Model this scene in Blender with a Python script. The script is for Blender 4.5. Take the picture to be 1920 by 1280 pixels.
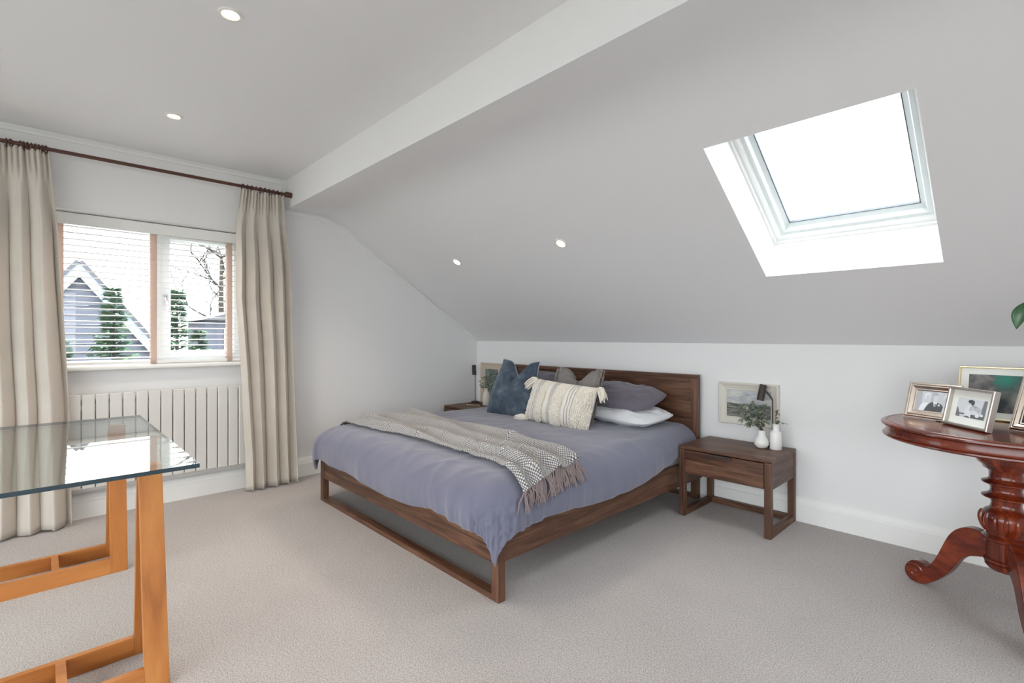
import bpy, bmesh, math, random
from mathutils import Vector, Matrix, noise

for _o in list(bpy.data.objects):
    bpy.data.objects.remove(_o, do_unlink=True)
scene = bpy.context.scene
COL = scene.collection
PI = math.pi

# ------------------------------------------------------------------ camera
cam = bpy.data.cameras.new('camera')
cam.sensor_width = 36.0
cam.lens = 925.07 / 1920 * 36
cam.shift_y = -(640 - 630.66) / 1920
cam.clip_start = 0.02
cam.clip_end = 300
cam_o = bpy.data.objects.new('camera', cam)
cam_o.location = (4.483, -3.733, 1.25)
cam_o.rotation_euler = (PI / 2, 0, PI / 2 - 0.760853)
COL.objects.link(cam_o)
scene.camera = cam_o

# ------------------------------------------------------------------ world
world = bpy.data.worlds.new('overcast_sky')
scene.world = world
world.use_nodes = True
_bg = world.node_tree.nodes['Background']
_bg.inputs['Color'].default_value = (0.90, 0.95, 1.0, 1)
_bg.inputs['Strength'].default_value = 6.6
# overcast sky: three times brighter overhead than at the horizon
_wn, _wl = world.node_tree.nodes, world.node_tree.links
_tc = _wn.new('ShaderNodeTexCoord')
_sp = _wn.new('ShaderNodeSeparateXYZ')
_wl.new(_tc.outputs['Generated'], _sp.inputs[0])
_rp = _wn.new('ShaderNodeValToRGB')
_rp.color_ramp.elements[0].position = 0.0
_rp.color_ramp.elements[0].color = (0.40, 0.41, 0.425, 1)
_rp.color_ramp.elements[1].position = 1.0
_rp.color_ramp.elements[1].color = (0.94, 0.97, 1.0, 1)
_wl.new(_sp.outputs['Z'], _rp.inputs['Fac'])
_wl.new(_rp.outputs['Color'], _bg.inputs['Color'])

vs = scene.view_settings
vs.view_transform = 'Standard'
vs.look = 'None'
vs.gamma = 1
vs.use_curve_mapping = False
vs.exposure = 0.98
scene.cycles.diffuse_bounces = 8
scene.cycles.max_bounces = 16
scene.cycles.transparent_max_bounces = 16


def portal(name, loc, rot, sx, sy):
    l = bpy.data.lights.new(name, 'AREA')
    l.shape = 'RECTANGLE'
    l.size = sx
    l.size_y = sy
    l.cycles.is_portal = True
    o = bpy.data.objects.new(name, l)
    o.location = loc
    o.rotation_euler = rot
    COL.objects.link(o)


# room dimensions
X0, X1 = -0.035, 8.0           # window wall, far right wall
YB = -6.6                      # wall behind the camera
ZC = 2.62                      # flat ceiling
YBEAM, ZS = -2.18, 2.365       # bulkhead face, soffit height
YK, ZK = -1.75, 1.197          # slope start, knee wall height
WIN = (-3.98, -2.45, 1.02, 2.119)      # window opening y0 y1 z0 z1
RWIN = (0.9, 7.2, 0.10, 2.40)          # unseen opening behind the camera, sized to brighten the room
SL = math.hypot(YK, ZS - ZK)
SD = (0, -YK / SL * -1, (ZS - ZK) / SL)       # up-slope direction (towards -y)
SNRM = Vector((0, (ZS - ZK) / SL, -YK / SL))  # outward slope normal
SK1 = (3.40, 4.197)
SK2 = (5.35, 6.147)
SKS = (0.737, 1.721)           # along-slope limits of the roof windows


def slope_pt(x, s, out=0.0):
    p = Vector((x, 0, ZK)) + Vector(SD) * s + SNRM * out
    return p


portal('daylight_portal', (X0 - 0.31, (WIN[0] + WIN[1]) / 2, (WIN[2] + WIN[3]) / 2), (0, -PI / 2, 0), 1.095, 1.53)
portal('daylight_portal', ((RWIN[0] + RWIN[1]) / 2, YB - 0.21, (RWIN[2] + RWIN[3]) / 2), (PI / 2, 0, 0), 6.3, 2.3)
portal('daylight_portal', (X1 + 0.21, -4.4, 1.55), (0, PI / 2, 0), 1.3, 2.4)
for sk in (SK1, SK2):
    c = slope_pt((sk[0] + sk[1]) / 2, sum(SKS) / 2, 0.36)
    portal('daylight_portal', c, (-math.atan2(ZS - ZK, -YK), 0, 0), 0.797, 0.984)

# ------------------------------------------------------------------ materials


def newmat(name, color=(0.8, 0.8, 0.8), rough=0.6, spec=0.4, metal=0.0, coat=0.0, sheen=0.0):
    m = bpy.data.materials.new(name)
    m.use_nodes = True
    b = m.node_tree.nodes['Principled BSDF']
    b.inputs['Base Color'].default_value = (*color, 1)
    b.inputs['Roughness'].default_value = rough
    b.inputs['Specular IOR Level'].default_value = spec
    b.inputs['Metallic'].default_value = metal
    b.inputs['Coat Weight'].default_value = coat
    b.inputs['Coat Roughness'].default_value = 0.08
    b.inputs['Sheen Weight'].default_value = sheen
    return m


def NT(m):
    return m.node_tree.nodes, m.node_tree.links, m.node_tree.nodes['Principled BSDF']


def coords(m, scale=(1, 1, 1), kind='Object', rand=False, rot=(0, 0, 0)):
    n, l, b = NT(m)
    tc = n.new('ShaderNodeTexCoord')
    mp = n.new('ShaderNodeMapping')
    mp.inputs['Scale'].default_value = scale
    mp.inputs['Rotation'].default_value = rot
    l.new(tc.outputs[kind], mp.inputs['Vector'])
    if rand:
        oi = n.new('ShaderNodeObjectInfo')
        mu = n.new('ShaderNodeMath')
        mu.operation = 'MULTIPLY'
        mu.inputs[1].default_value = 17.3
        l.new(oi.outputs['Random'], mu.inputs[0])
        l.new(mu.outputs[0], mp.inputs['Location'])
    return mp.outputs['Vector']


def noise_tex(m, vec, scale, detail=4, rough=0.55, dist=0.0):
    n, l, b = NT(m)
    t = n.new('ShaderNodeTexNoise')
    t.inputs['Scale'].default_value = scale
    t.inputs['Detail'].default_value = detail
    t.inputs['Roughness'].default_value = rough
    t.inputs['Distortion'].default_value = dist
    l.new(vec, t.inputs['Vector'])
    return t.outputs['Fac']


def ramp(m, fac, stops, interp='LINEAR'):
    n, l, b = NT(m)
    r = n.new('ShaderNodeValToRGB')
    r.color_ramp.interpolation = interp
    e = r.color_ramp.elements
    while len(e) < len(stops):
        e.new(0.5)
    for i, (p, c) in enumerate(stops):
        e[i].position = p
        e[i].color = (*c, 1) if len(c) == 3 else c
    l.new(fac, r.inputs['Fac'])
    return r.outputs['Color']


def mixc(m, fac, a, b_, mode='MIX'):
    n, l, b = NT(m)
    x = n.new('ShaderNodeMix')
    x.data_type = 'RGBA'
    x.blend_type = mode
    for sock, v in ((x.inputs[0], fac), (x.inputs[6], a), (x.inputs[7], b_)):
        if isinstance(v, (int, float)):
            sock.default_value = v
        elif isinstance(v, tuple):
            sock.default_value = (*v, 1)
        else:
            l.new(v, sock)
    return x.outputs[2]


def mathn(m, op, a, b_=None):
    n, l, b = NT(m)
    x = n.new('ShaderNodeMath')
    x.operation = op
    for i, v in enumerate((a, b_)):
        if v is None:
            continue
        if isinstance(v, (int, float)):
            x.inputs[i].default_value = v
        else:
            l.new(v, x.inputs[i])
    return x.outputs[0]


def setc(m, col):
    n, l, b = NT(m)
    l.new(col, b.inputs['Base Color'])


def bump(m, h, strength=0.2, dist=0.01):
    n, l, b = NT(m)
    x = n.new('ShaderNodeBump')
    x.inputs['Strength'].default_value = strength
    x.inputs['Distance'].default_value = dist
    l.new(h, x.inputs['Height'])
    l.new(x.outputs['Normal'], b.inputs['Normal'])


def paint(name, col, rough=0.7):
    m = newmat(name, col, rough, 0.25)
    v = coords(m)
    bump(m, noise_tex(m, v, 160, 2), 0.05, 0.002)
    return m


def wood(name, dark, mid, light, axis, rough=0.45, coat=0.0, fine=1.0, spec=0.4, pore=0.75):
    m = newmat(name, mid, rough, spec, coat=coat)
    sc = [22 * fine, 22 * fine, 22 * fine]
    sc['xyz'.index(axis)] = 1.6 * fine
    v = coords(m, tuple(sc), rand=True)
    a = noise_tex(m, v, 1.0, 6, 0.6, 1.2)
    c = ramp(m, a, [(0.30, dark), (0.5, mid), (0.72, light)])
    sc2 = [150 * fine] * 3
    sc2['xyz'.index(axis)] = 5 * fine
    v2 = coords(m, tuple(sc2), rand=True)
    f = noise_tex(m, v2, 1.0, 3, 0.6)
    c2 = ramp(m, f, [(0.34, (0.55, 0.55, 0.55)), (0.52, (1, 1, 1))])
    setc(m, mixc(m, pore, c, c2, 'MULTIPLY'))
    bump(m, f, 0.12, 0.001)
    return m


def fabric(name, c1, c2, rough=0.9, scale=600, sheen=0.2, bstr=0.25):
    m = newmat(name, c1, rough, 0.15, sheen=sheen)
    v = coords(m)
    a = noise_tex(m, v, scale, 2)
    b_ = noise_tex(m, v, 7, 3)
    c = mixc(m, a, c1, c2)
    c = mixc(m, 0.35, c, ramp(m, b_, [(0.3, (0.82, 0.82, 0.82)), (0.7, (1, 1, 1))]), 'MULTIPLY')
    setc(m, c)
    bump(m, a, bstr, 0.001)
    return m


def thin_glass(name, tint, ior=1.5, rough=0.0):
    m = bpy.data.materials.new(name)
    m.use_nodes = True
    n, l = m.node_tree.nodes, m.node_tree.links
    n.clear()
    out = n.new('ShaderNodeOutputMaterial')
    mix = n.new('ShaderNodeMixShader')
    fr = n.new('ShaderNodeFresnel')
    gm = n.new('ShaderNodeNewGeometry')
    io = n.new('ShaderNodeMix')
    io.inputs[2].default_value = ior
    io.inputs[3].default_value = 1.0 / ior
    l.new(gm.outputs['Backfacing'], io.inputs[0])
    l.new(io.outputs[0], fr.inputs['IOR'])
    tr = n.new('ShaderNodeBsdfTransparent')
    tr.inputs['Color'].default_value = (*tint, 1)
    gl = n.new('ShaderNodeBsdfGlossy')
    gl.inputs['Roughness'].default_value = rough
    l.new(fr.outputs[0], mix.inputs[0])
    l.new(tr.outputs[0], mix.inputs[1])
    l.new(gl.outputs[0], mix.inputs[2])
    l.new(mix.outputs[0], out.inputs[0])
    return m


def emit(name, col, strength):
    m = newmat(name, col, 0.5)
    n, l, b = NT(m)
    b.inputs['Emission Color'].default_value = (*col, 1)
    b.inputs['Emission Strength'].default_value = strength
    return m


M = {}
M['wall'] = paint('wall_paint', (0.79, 0.79, 0.79))
M['ceil'] = paint('ceiling_paint', (0.80, 0.80, 0.81))
M['trim'] = paint('white_satin_trim', (0.82, 0.82, 0.80), 0.4)
M['upvc'] = newmat('white_window_frame', (0.84, 0.85, 0.85), 0.3)
M['alu'] = newmat('pale_grey_window_lining', (0.62, 0.66, 0.67), 0.35)
M['gasket'] = newmat('dark_gasket', (0.10, 0.12, 0.14), 0.5)
M['slat'] = newmat('white_slat', (0.86, 0.86, 0.85), 0.4)
M['glass'] = thin_glass('window_glass', (0.97, 0.985, 0.985), 1.45)
M['tableglass'] = thin_glass('table_glass', (0.93, 0.965, 0.955), 1.52)
M['glassedge'] = newmat('dark_green_glass_edge', (0.03, 0.055, 0.07), 0.12, 0.6)
M['rad'] = newmat('grey_white_radiator_enamel', (0.66, 0.655, 0.63), 0.35)
M['chrome'] = newmat('chrome', (0.7, 0.7, 0.7), 0.2, metal=1.0)
M['pole'] = newmat('dark_bronze_pole', (0.085, 0.03, 0.02), 0.35, 0.5)
M['black'] = newmat('matte_dark_brown_metal', (0.045, 0.032, 0.028), 0.45, 0.4)
M['blackdark'] = newmat('near_black', (0.012, 0.01, 0.01), 0.6)

# carpet
m = newmat('grey_beige_carpet', (0.5, 0.47, 0.45), 0.95, 0.1, sheen=0.15)
v = coords(m)
a = noise_tex(m, v, 190, 4, 0.75)
b_ = noise_tex(m, v, 2.2, 4, 0.6)
c_ = noise_tex(m, v, 60, 3, 0.7)
c = ramp(m, a, [(0.33, (0.22, 0.197, 0.188)), (0.5, (0.485, 0.447, 0.428)), (0.68, (0.73, 0.69, 0.67))])
c = mixc(m, 0.5, c, ramp(m, b_, [(0.3, (0.84, 0.84, 0.84)), (0.7, (1, 1, 1))]), 'MULTIPLY')
c = mixc(m, 0.5, c, ramp(m, c_, [(0.3, (0.8, 0.8, 0.8)), (0.7, (1, 1, 1))]), 'MULTIPLY')
setc(m, c)
bump(m, mathn(m, 'ADD', a, c_), 0.55, 0.006)
M['carpet'] = m

DK = ((0.048, 0.021, 0.012), (0.124, 0.056, 0.032), (0.21, 0.106, 0.062))
for ax in 'xyz':
    M['oak_' + ax] = wood('dark_stained_oak_grain_' + ax, *DK, ax, 0.42)
CH = ((0.36, 0.12, 0.027), (0.48, 0.175, 0.042), (0.58, 0.24, 0.065))
for ax in 'yz':
    M['cherry_' + ax] = wood('orange_cherry_grain_' + ax, *CH, ax, 0.35, fine=0.3, pore=0.18)
MH = ((0.048, 0.007, 0.003), (0.150, 0.021, 0.007), (0.30, 0.056, 0.016))
for ax in 'xz':
    M['mahog_' + ax] = wood('polished_mahogany_grain_' + ax, *MH, ax, 0.22, coat=0.35, fine=0.5, pore=0.5)

M['linen'] = fabric('beige_linen', (0.53, 0.485, 0.425), (0.655, 0.61, 0.55), 0.9, 420, 0.1, 0.2)
M['duvet'] = fabric('mauve_grey_cotton', (0.138, 0.141, 0.200), (0.163, 0.166, 0.232), 0.85, 900, 0.35, 0.12)
M['pillow'] = fabric('mauve_grey_pillow_cotton', (0.145, 0.13, 0.165), (0.17, 0.155, 0.19), 0.85, 900, 0.3, 0.12)
M['white_cotton'] = fabric('white_cotton', (0.72, 0.74, 0.76), (0.78, 0.8, 0.82), 0.85, 900, 0.1, 0.1)
M['mattress'] = fabric('white_mattress_fabric', (0.7, 0.7, 0.7), (0.75, 0.75, 0.75))
m = newmat('blue_velvet', (0.06, 0.10, 0.155), 0.85, 0.2, sheen=0.6)
NT(m)[2].inputs['Sheen Roughness'].default_value = 0.35
NT(m)[2].inputs['Sheen Tint'].default_value = (0.55, 0.7, 0.85, 1)
v = coords(m)
a = noise_tex(m, v, 9, 4, 0.6)
setc(m, ramp(m, a, [(0.3, (0.042, 0.055, 0.078)), (0.5, (0.070, 0.095, 0.128)), (0.72, (0.15, 0.19, 0.235))]))
M['velvet'] = m
M['piping'] = newmat('pale_blue_grey_piping', (0.32, 0.36, 0.40), 0.8, 0.2)
M['greylinen'] = fabric('stonewashed_grey_linen', (0.19, 0.17, 0.16), (0.30, 0.275, 0.26), 0.9, 300, 0.2)
M['fringe_dark'] = fabric('dark_grey_fringe_yarn', (0.10, 0.085, 0.08), (0.42, 0.38, 0.34), 0.9, 60, 0.1)
M['cream'] = fabric('cream_wool_yarn', (0.80, 0.75, 0.66), (0.90, 0.86, 0.79), 0.95, 90, 0.2)
M['throwfringe'] = fabric('mauve_brown_yarn', (0.20, 0.155, 0.155), (0.30, 0.24, 0.235), 0.9, 200, 0.2)
M['ceramic'] = newmat('white_glazed_ceramic', (0.82, 0.81, 0.79), 0.25, 0.5)
M['ceramic_matt'] = newmat('cream_matt_ceramic', (0.75, 0.69, 0.60), 0.6)
M['picframe'] = newmat('cream_painted_frame', (0.66, 0.63, 0.56), 0.55)
M['picframe2'] = newmat('taupe_painted_frame', (0.55, 0.46, 0.37), 0.55)
M['mount'] = newmat('off_white_mount_card', (0.80, 0.81, 0.77), 0.8)
M['silver'] = newmat('antique_silver', (0.62, 0.57, 0.52), 0.3, metal=1.0)
M['silverwarm'] = newmat('champagne_silver', (0.70, 0.61, 0.52), 0.25, metal=1.0)
M['gold'] = newmat('pale_gold', (0.78, 0.66, 0.42), 0.3, metal=0.9)
M['leaf'] = newmat('grey_green_eucalyptus', (0.15, 0.20, 0.15), 0.6)
M['leaf2'] = newmat('pale_eucalyptus', (0.30, 0.37, 0.30), 0.6)
M['leaf3'] = newmat('olive_brown_leaf', (0.16, 0.13, 0.05), 0.6)
M['stem'] = newmat('brown_stem', (0.09, 0.06, 0.035), 0.7)
M['plant'] = newmat('deep_green_leaf', (0.025, 0.10, 0.03), 0.3, 0.5)
M['tape'] = newmat('peach_brown_ladder_tape', (0.64, 0.52, 0.46), 0.8)
n_, l_, bs_ = NT(M['tape'])
tl_ = n_.new('ShaderNodeBsdfTranslucent')
tl_.inputs[0].default_value = (0.84, 0.72, 0.65, 1)
mx_ = n_.new('ShaderNodeMixShader')
mx_.inputs[0].default_value = 0.5
l_.new(bs_.outputs[0], mx_.inputs[1])
l_.new(tl_.outputs[0], mx_.inputs[2])
l_.new(mx_.outputs[0], n_['Material Output'].inputs[0])
M['back'] = newmat('brown_card_backing', (0.09, 0.035, 0.02), 0.7)

# cream striped woven cushion: stripes along UV.x
m = newmat('cream_and_grey_striped_weave', (0.8, 0.74, 0.64), 0.95, 0.1, sheen=0.2)
n, l, b = NT(m)
tc = n.new('ShaderNodeTexCoord')
sx = n.new('ShaderNodeSeparateXYZ')
l.new(tc.outputs['UV'], sx.inputs[0])
CR, GR, GP, BE = (0.86, 0.82, 0.75), (0.17, 0.175, 0.19), (0.40, 0.385, 0.385), (0.60, 0.50, 0.36)
stops = [(0.0, CR), (0.055, GP), (0.063, CR), (0.125, GR), (0.140, CR), (0.157, GR), (0.172, CR), (0.190, GR), (0.205, CR), (0.335, BE), (0.343, CR),
         (0.405, GP), (0.475, CR), (0.640, GP), (0.645, CR), (0.690, GR), (0.706, CR), (0.728, GR), (0.744, CR), (0.768, GR), (0.784, CR)]
r1 = ramp(m, sx.outputs['X'], stops, 'CONSTANT')
wv = n.new('ShaderNodeTexWave')
wv.bands_direction = 'Y'
wv.inputs['Scale'].default_value = 17
wv.inputs['Distortion'].default_value = 1.5
l.new(tc.outputs['UV'], wv.inputs['Vector'])
dash = ramp(m, wv.outputs['Fac'], [(0.30, (0, 0, 0)), (0.45, (1, 1, 1))])
mp = n.new('ShaderNodeMapping')
mp.inputs['Scale'].default_value = (90, 60, 1)
l.new(tc.outputs['UV'], mp.inputs[0])
nn = noise_tex(m, mp.outputs[0], 1.0, 3, 0.6)
c = mixc(m, dash, CR, r1)
c = mixc(m, 0.6, c, ramp(m, nn, [(0.3, (0.72, 0.70, 0.66)), (0.6, (1, 1, 1))]), 'MULTIPLY')
setc(m, c)
bump(m, nn, 0.7, 0.006)
M['stripe'] = m

# knitted throw: lattice of pale stitches over grey on UV (metres)
m = newmat('grey_and_cream_knit', (0.5, 0.5, 0.5), 0.95, 0.1, sheen=0.2)
n, l, b = NT(m)
tc = n.new('ShaderNodeTexCoord')
sx = n.new('ShaderNodeSeparateXYZ')
l.new(tc.outputs['UV'], sx.inputs[0])
K = 2 * PI / 0.0118
fa = mathn(m, 'SINE', mathn(m, 'MULTIPLY', mathn(m, 'ADD', sx.outputs['X'], mathn(m, 'MULTIPLY', sx.outputs['Y'], 0.5)), K))
fb = mathn(m, 'SINE', mathn(m, 'MULTIPLY', mathn(m, 'SUBTRACT', sx.outputs['X'], mathn(m, 'MULTIPLY', sx.outputs['Y'], 1.3)), K * 0.62))
h = mathn(m, 'ADD', fa, fb)
c = ramp(m, mathn(m, 'ADD', mathn(m, 'MULTIPLY', h, 0.25), 0.5), [(0.38, (0.13, 0.127, 0.142)), (0.54, (0.30, 0.295, 0.30)), (0.68, (0.68, 0.665, 0.64))])
setc(m, c)
bump(m, h, 0.5, 0.004)
M['knit'] = m

# ------------------------------------------------------------------ mesh helpers


class MB:
    def __init__(s):
        s.v, s.f, s.mi = [], [], []
        s.uv = None

    def add(s, vs_, fs, mi=0):
        o = len(s.v)
        s.v += [tuple(p) for p in vs_]
        for f in fs:
            s.f.append(tuple(i + o for i in f))
            s.mi.append(mi)
        return s

    def box(s, x0, x1, y0, y1, z0, z1, mi=0):
        vs_ = [(x, y, z) for z in (z0, z1) for y in (y0, y1) for x in (x0, x1)]
        return s.add(vs_, [(0, 2, 3, 1), (4, 5, 7, 6), (0, 1, 5, 4), (2, 6, 7, 3), (0, 4, 6, 2), (1, 3, 7, 5)], mi)

    def hexa(s, bot, top, mi=0):
        """bot/top: four points each, counter-clockwise from above"""
        return s.add(list(bot) + list(top), [(3, 2, 1, 0), (4, 5, 6, 7), (0, 1, 5, 4), (1, 2, 6, 5), (2, 3, 7, 6), (3, 0, 4, 7)], mi)

    def poly(s, pts, mi=0):
        return s.add(pts, [tuple(range(len(pts)))], mi)

    def lathe(s, prof, seg=32, c=(0, 0, 0), mat=None, mi=0, caps=True):
        vs_, fs = [], []
        for r, z in prof:
            for k in range(seg):
                t = 2 * PI * k / seg
                vs_.append(Vector((r * math.cos(t), r * math.sin(t), z)))
        n_ = len(prof)
        for i in range(n_ - 1):
            for k in range(seg):
                k2 = (k + 1) % seg
                fs.append((i * seg + k, i * seg + k2, (i + 1) * seg + k2, (i + 1) * seg + k))
        if caps:
            fs.append(tuple(reversed(range(seg))))
            fs.append(tuple((n_ - 1) * seg + k for k in range(seg)))
        vs_ = [(mat @ p if mat else p) + Vector(c) for p in vs_]
        return s.add(vs_, fs, mi)

    def tube(s, pts, r, seg=8, caps=True, mi=0):
        pts = [Vector(p) for p in pts]
        n_ = len(pts)
        rs = r if isinstance(r, (list, tuple)) else [r] * n_
        vs_, fs = [], []
        up = None
        for i, p in enumerate(pts):
            t = (pts[min(i + 1, n_ - 1)] - pts[max(i - 1, 0)]).normalized()
            if up is None:
                up = Vector((0, 0, 1)) if abs(t.z) < 0.9 else Vector((1, 0, 0))
            a_ = t.cross(up)
            if a_.length < 1e-6:
                a_ = t.orthogonal()
            a_.normalize()
            up = a_.cross(t).normalized()
            for k in range(seg):
                q = 2 * PI * k / seg
                vs_.append(p + (a_ * math.cos(q) + up * math.sin(q)) * rs[i])
        for i in range(n_ - 1):
            for k in range(seg):
                k2 = (k + 1) % seg
                fs.append((i * seg + k, i * seg + k2, (i + 1) * seg + k2, (i + 1) * seg + k))
        if caps:
            fs.append(tuple(reversed(range(seg))))
            fs.append(tuple((n_ - 1) * seg + k for k in range(seg)))
        return s.add(vs_, fs, mi)

    def torus(s, c, R, r, axis='y', seg=20, sub=8, mi=0):
        pts = []
        vs_, fs = [], []
        for i in range(seg):
            a_ = 2 * PI * i / seg
            for k in range(sub):
                b2 = 2 * PI * k / sub
                q = R + r * math.cos(b2)
                p = (q * math.cos(a_), r * math.sin(b2), q * math.sin(a_))
                if axis == 'z':
                    p = (p[0], p[2], p[1])
                elif axis == 'x':
                    p = (p[1], p[0], p[2])
                vs_.append((p[0] + c[0], p[1] + c[1], p[2] + c[2]))
        for i in range(seg):
            for k in range(sub):
                i2, k2 = (i + 1) % seg, (k + 1) % sub
                fs.append((i * sub + k, i2 * sub + k, i2 * sub + k2, i * sub + k2))
        return s.add(vs_, fs, mi)

    def prism(s, outline, fn, t0, t1, mi=0):
        """outline (a,b) list, fn(a,b,t)->xyz"""
        n_ = len(outline)
        vs_ = [fn(a_, b2, t0) for a_, b2 in outline] + [fn(a_, b2, t1) for a_, b2 in outline]
        fs = [tuple(reversed(range(n_))), tuple(range(n_, 2 * n_))]
        for i in range(n_):
            j = (i + 1) % n_
            fs.append((i, j, n_ + j, n_ + i))
        return s.add(vs_, fs, mi)

    def ring(s, w, h, prof, mi=0, fn=None):
        """mitred rectangular frame in the XZ plane, centred; prof = (inset, forward) list, forward is towards -Y"""
        vs_, fs = [], []
        for d, y in prof:
            a_, b2 = w / 2 - d, h / 2 - d
            vs_ += [(-a_, -y, -b2), (a_, -y, -b2), (a_, -y, b2), (-a_, -y, b2)]
        n_ = len(prof)
        for i in range(n_):
            j = (i + 1) % n_
            for k in range(4):
                k2 = (k + 1) % 4
                fs.append((i * 4 + k, i * 4 + k2, j * 4 + k2, j * 4 + k))
        if fn:
            vs_ = [fn(*p) for p in vs_]
        return s.add(vs_, fs, mi)

    def build(s, name, mats, parent=None, smooth=False, angle=40, bevel=0.0, loc=None, rot=None, seg=2, sub=0):
        me = bpy.data.meshes.new(name)
        me.from_pydata([tuple(p) for p in s.v], [], s.f)
        if not isinstance(mats, (list, tuple)):
            mats = [mats]
        for q in mats:
            me.materials.append(M[q] if isinstance(q, str) else q)
        if len(mats) > 1:
            me.polygons.foreach_set('material_index', s.mi)
        if s.uv is not None:
            lay = me.uv_layers.new(name='UVMap')
            flat = []
            for lp in me.loops:
                flat += s.uv[lp.vertex_index]
            lay.data.foreach_set('uv', flat)
        bm = bmesh.new()
        bm.from_mesh(me)
        bmesh.ops.recalc_face_normals(bm, faces=bm.faces)
        bm.to_mesh(me)
        bm.free()
        if smooth:
            me.polygons.foreach_set('use_smooth', [True] * len(me.polygons))
            if angle:
                me.set_sharp_from_angle(angle=math.radians(angle))
        me.update()
        o = bpy.data.objects.new(name, me)
        COL.objects.link(o)
        if parent:
            o.parent = parent
        if loc:
            o.location = loc
        if rot:
            o.rotation_euler = rot
        if bevel:
            q = o.modifiers.new('bevel', 'BEVEL')
            q.width = bevel
            q.segments = seg
            q.limit_method = 'ANGLE'
            q.angle_limit = math.radians(50)
        if sub:
            q = o.modifiers.new('sub', 'SUBSURF')
            q.levels = sub
            q.render_levels = sub
        return o


def tag(o, label=None, cat=None, group=None, kind=None):
    if label:
        o['label'] = label
    if cat:
        o['category'] = cat
    if group:
        o['group'] = group
    if kind:
        o['kind'] = kind
    return o


def thing(name, label, cat, loc=(0, 0, 0), rot=(0, 0, 0), group=None):
    o = bpy.data.objects.new(name, None)
    o.empty_display_size = 0.1
    COL.objects.link(o)
    o.location = loc
    o.rotation_euler = rot
    return tag(o, label, cat, group)


def struct(name, mb, mat, parent=None, **k):
    o = mb.build(name, mat, parent, **k)
    if parent is None:
        o['kind'] = 'structure'
    return o


def copy_mesh(o, parent, loc=None, name=None):
    c = o.copy()
    COL.objects.link(c)
    c.parent = parent
    if loc is not None:
        c.location = loc
    return c


def nz(x, y, z=0.0):
    return noise.noise(Vector((x, y, z)))


def sstep(a_, b2, x):
    t = max(0.0, min(1.0, (x - a_) / (b2 - a_)))
    return t * t * (3 - 2 * t)


def lerp(a_, b2, t):
    return a_ + (b2 - a_) * t


def interp(tab, x):
    if x <= tab[0][0]:
        return tab[0][1]
    for (x0, y0), (x1, y1) in zip(tab, tab[1:]):
        if x <= x1:
            return lerp(y0, y1, (x - x0) / (x1 - x0))
    return tab[-1][1]


# ------------------------------------------------------------------ room shell
struct('floor', MB().poly([(X0, YB, 0), (X1, YB, 0), (X1, 0, 0), (X0, 0, 0)]), 'carpet')

# window wall with opening and reveals
mb = MB()
y0, y1, z0, z1 = WIN


def wl(pts):
    mb.poly([(X0, a_, b2) for a_, b2 in pts])


wl([(YB, 0), (y0, 0), (y0, ZC), (YB, ZC)])
wl([(y0, 0), (y1, 0), (y1, z0), (y0, z0)])
wl([(y0, z1), (y1, z1), (y1, ZC), (y0, ZC)])
wl([(y1, 0), (YBEAM, 0), (YBEAM, ZC), (y1, ZC)])
wl([(YBEAM, 0), (YK, 0), (YK, ZS), (YBEAM, ZS)])
wl([(YK, 0), (0, 0), (0, ZK), (YK, ZS)])
D = X0 - 0.32
for a_, b2 in (((y0, z0), (y0, z1)), ((y0, z1), (y1, z1)), ((y1, z1), (y1, z0)), ((y1, z0), (y0, z0))):
    mb.poly([(X0, *a_), (X0, *b2), (D, *b2), (D, *a_)])
struct('wall_left', mb, 'wall')

struct('wall_back', MB().poly([(X0, 0, 0), (X1, 0, 0), (X1, 0, ZK), (X0, 0, ZK)]), 'wall')
mb = MB()
RW5 = (-5.6, -3.2, 0.9, 2.2)
mb.poly([(X1, RW5[1], 0), (X1, 0, 0), (X1, 0, ZK), (X1, YK, ZS), (X1, YBEAM, ZS), (X1, YBEAM, ZC), (X1, RW5[1], ZC)])
mb.poly([(X1, YB, 0), (X1, RW5[0], 0), (X1, RW5[0], ZC), (X1, YB, ZC)])
mb.poly([(X1, RW5[0], 0), (X1, RW5[1], 0), (X1, RW5[1], RW5[2]), (X1, RW5[0], RW5[2])])
mb.poly([(X1, RW5[0], RW5[3]), (X1, RW5[1], RW5[3]), (X1, RW5[1], ZC), (X1, RW5[0], ZC)])
_q = [(RW5[0], RW5[2]), (RW5[1], RW5[2]), (RW5[1], RW5[3]), (RW5[0], RW5[3])]
for k in range(4):
    a_, b2 = _q[k], _q[(k + 1) % 4]
    mb.poly([(X1, *a_), (X1, *b2), (X1 + 0.2, *b2), (X1 + 0.2, *a_)])
struct('wall_right', mb, 'wall')
mb = MB()
x0, x1, z0, z1 = RWIN
for r_ in (((X0, 0), (x0, ZC)), ((x1, 0), (X1, ZC)), ((x0, 0), (x1, z0)), ((x0, z1), (x1, ZC))):
    (a_, b2), (c2, d2) = r_
    mb.poly([(a_, YB, b2), (c2, YB, b2), (c2, YB, d2), (a_, YB, d2)])
for a_, b2 in (((x0, z0), (x0, z1)), ((x0, z1), (x1, z1)), ((x1, z1), (x1, z0)), ((x1, z0), (x0, z0))):
    mb.poly([(a_[0], YB, a_[1]), (b2[0], YB, b2[1]), (b2[0], YB - 0.22, b2[1]), (a_[0], YB - 0.22, a_[1])])
struct('wall_front', mb, 'wall')

struct('ceiling', MB().poly([(X0, YB, ZC), (X0, YBEAM, ZC), (X1, YBEAM, ZC), (X1, YB, ZC)]), 'ceil')
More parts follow.
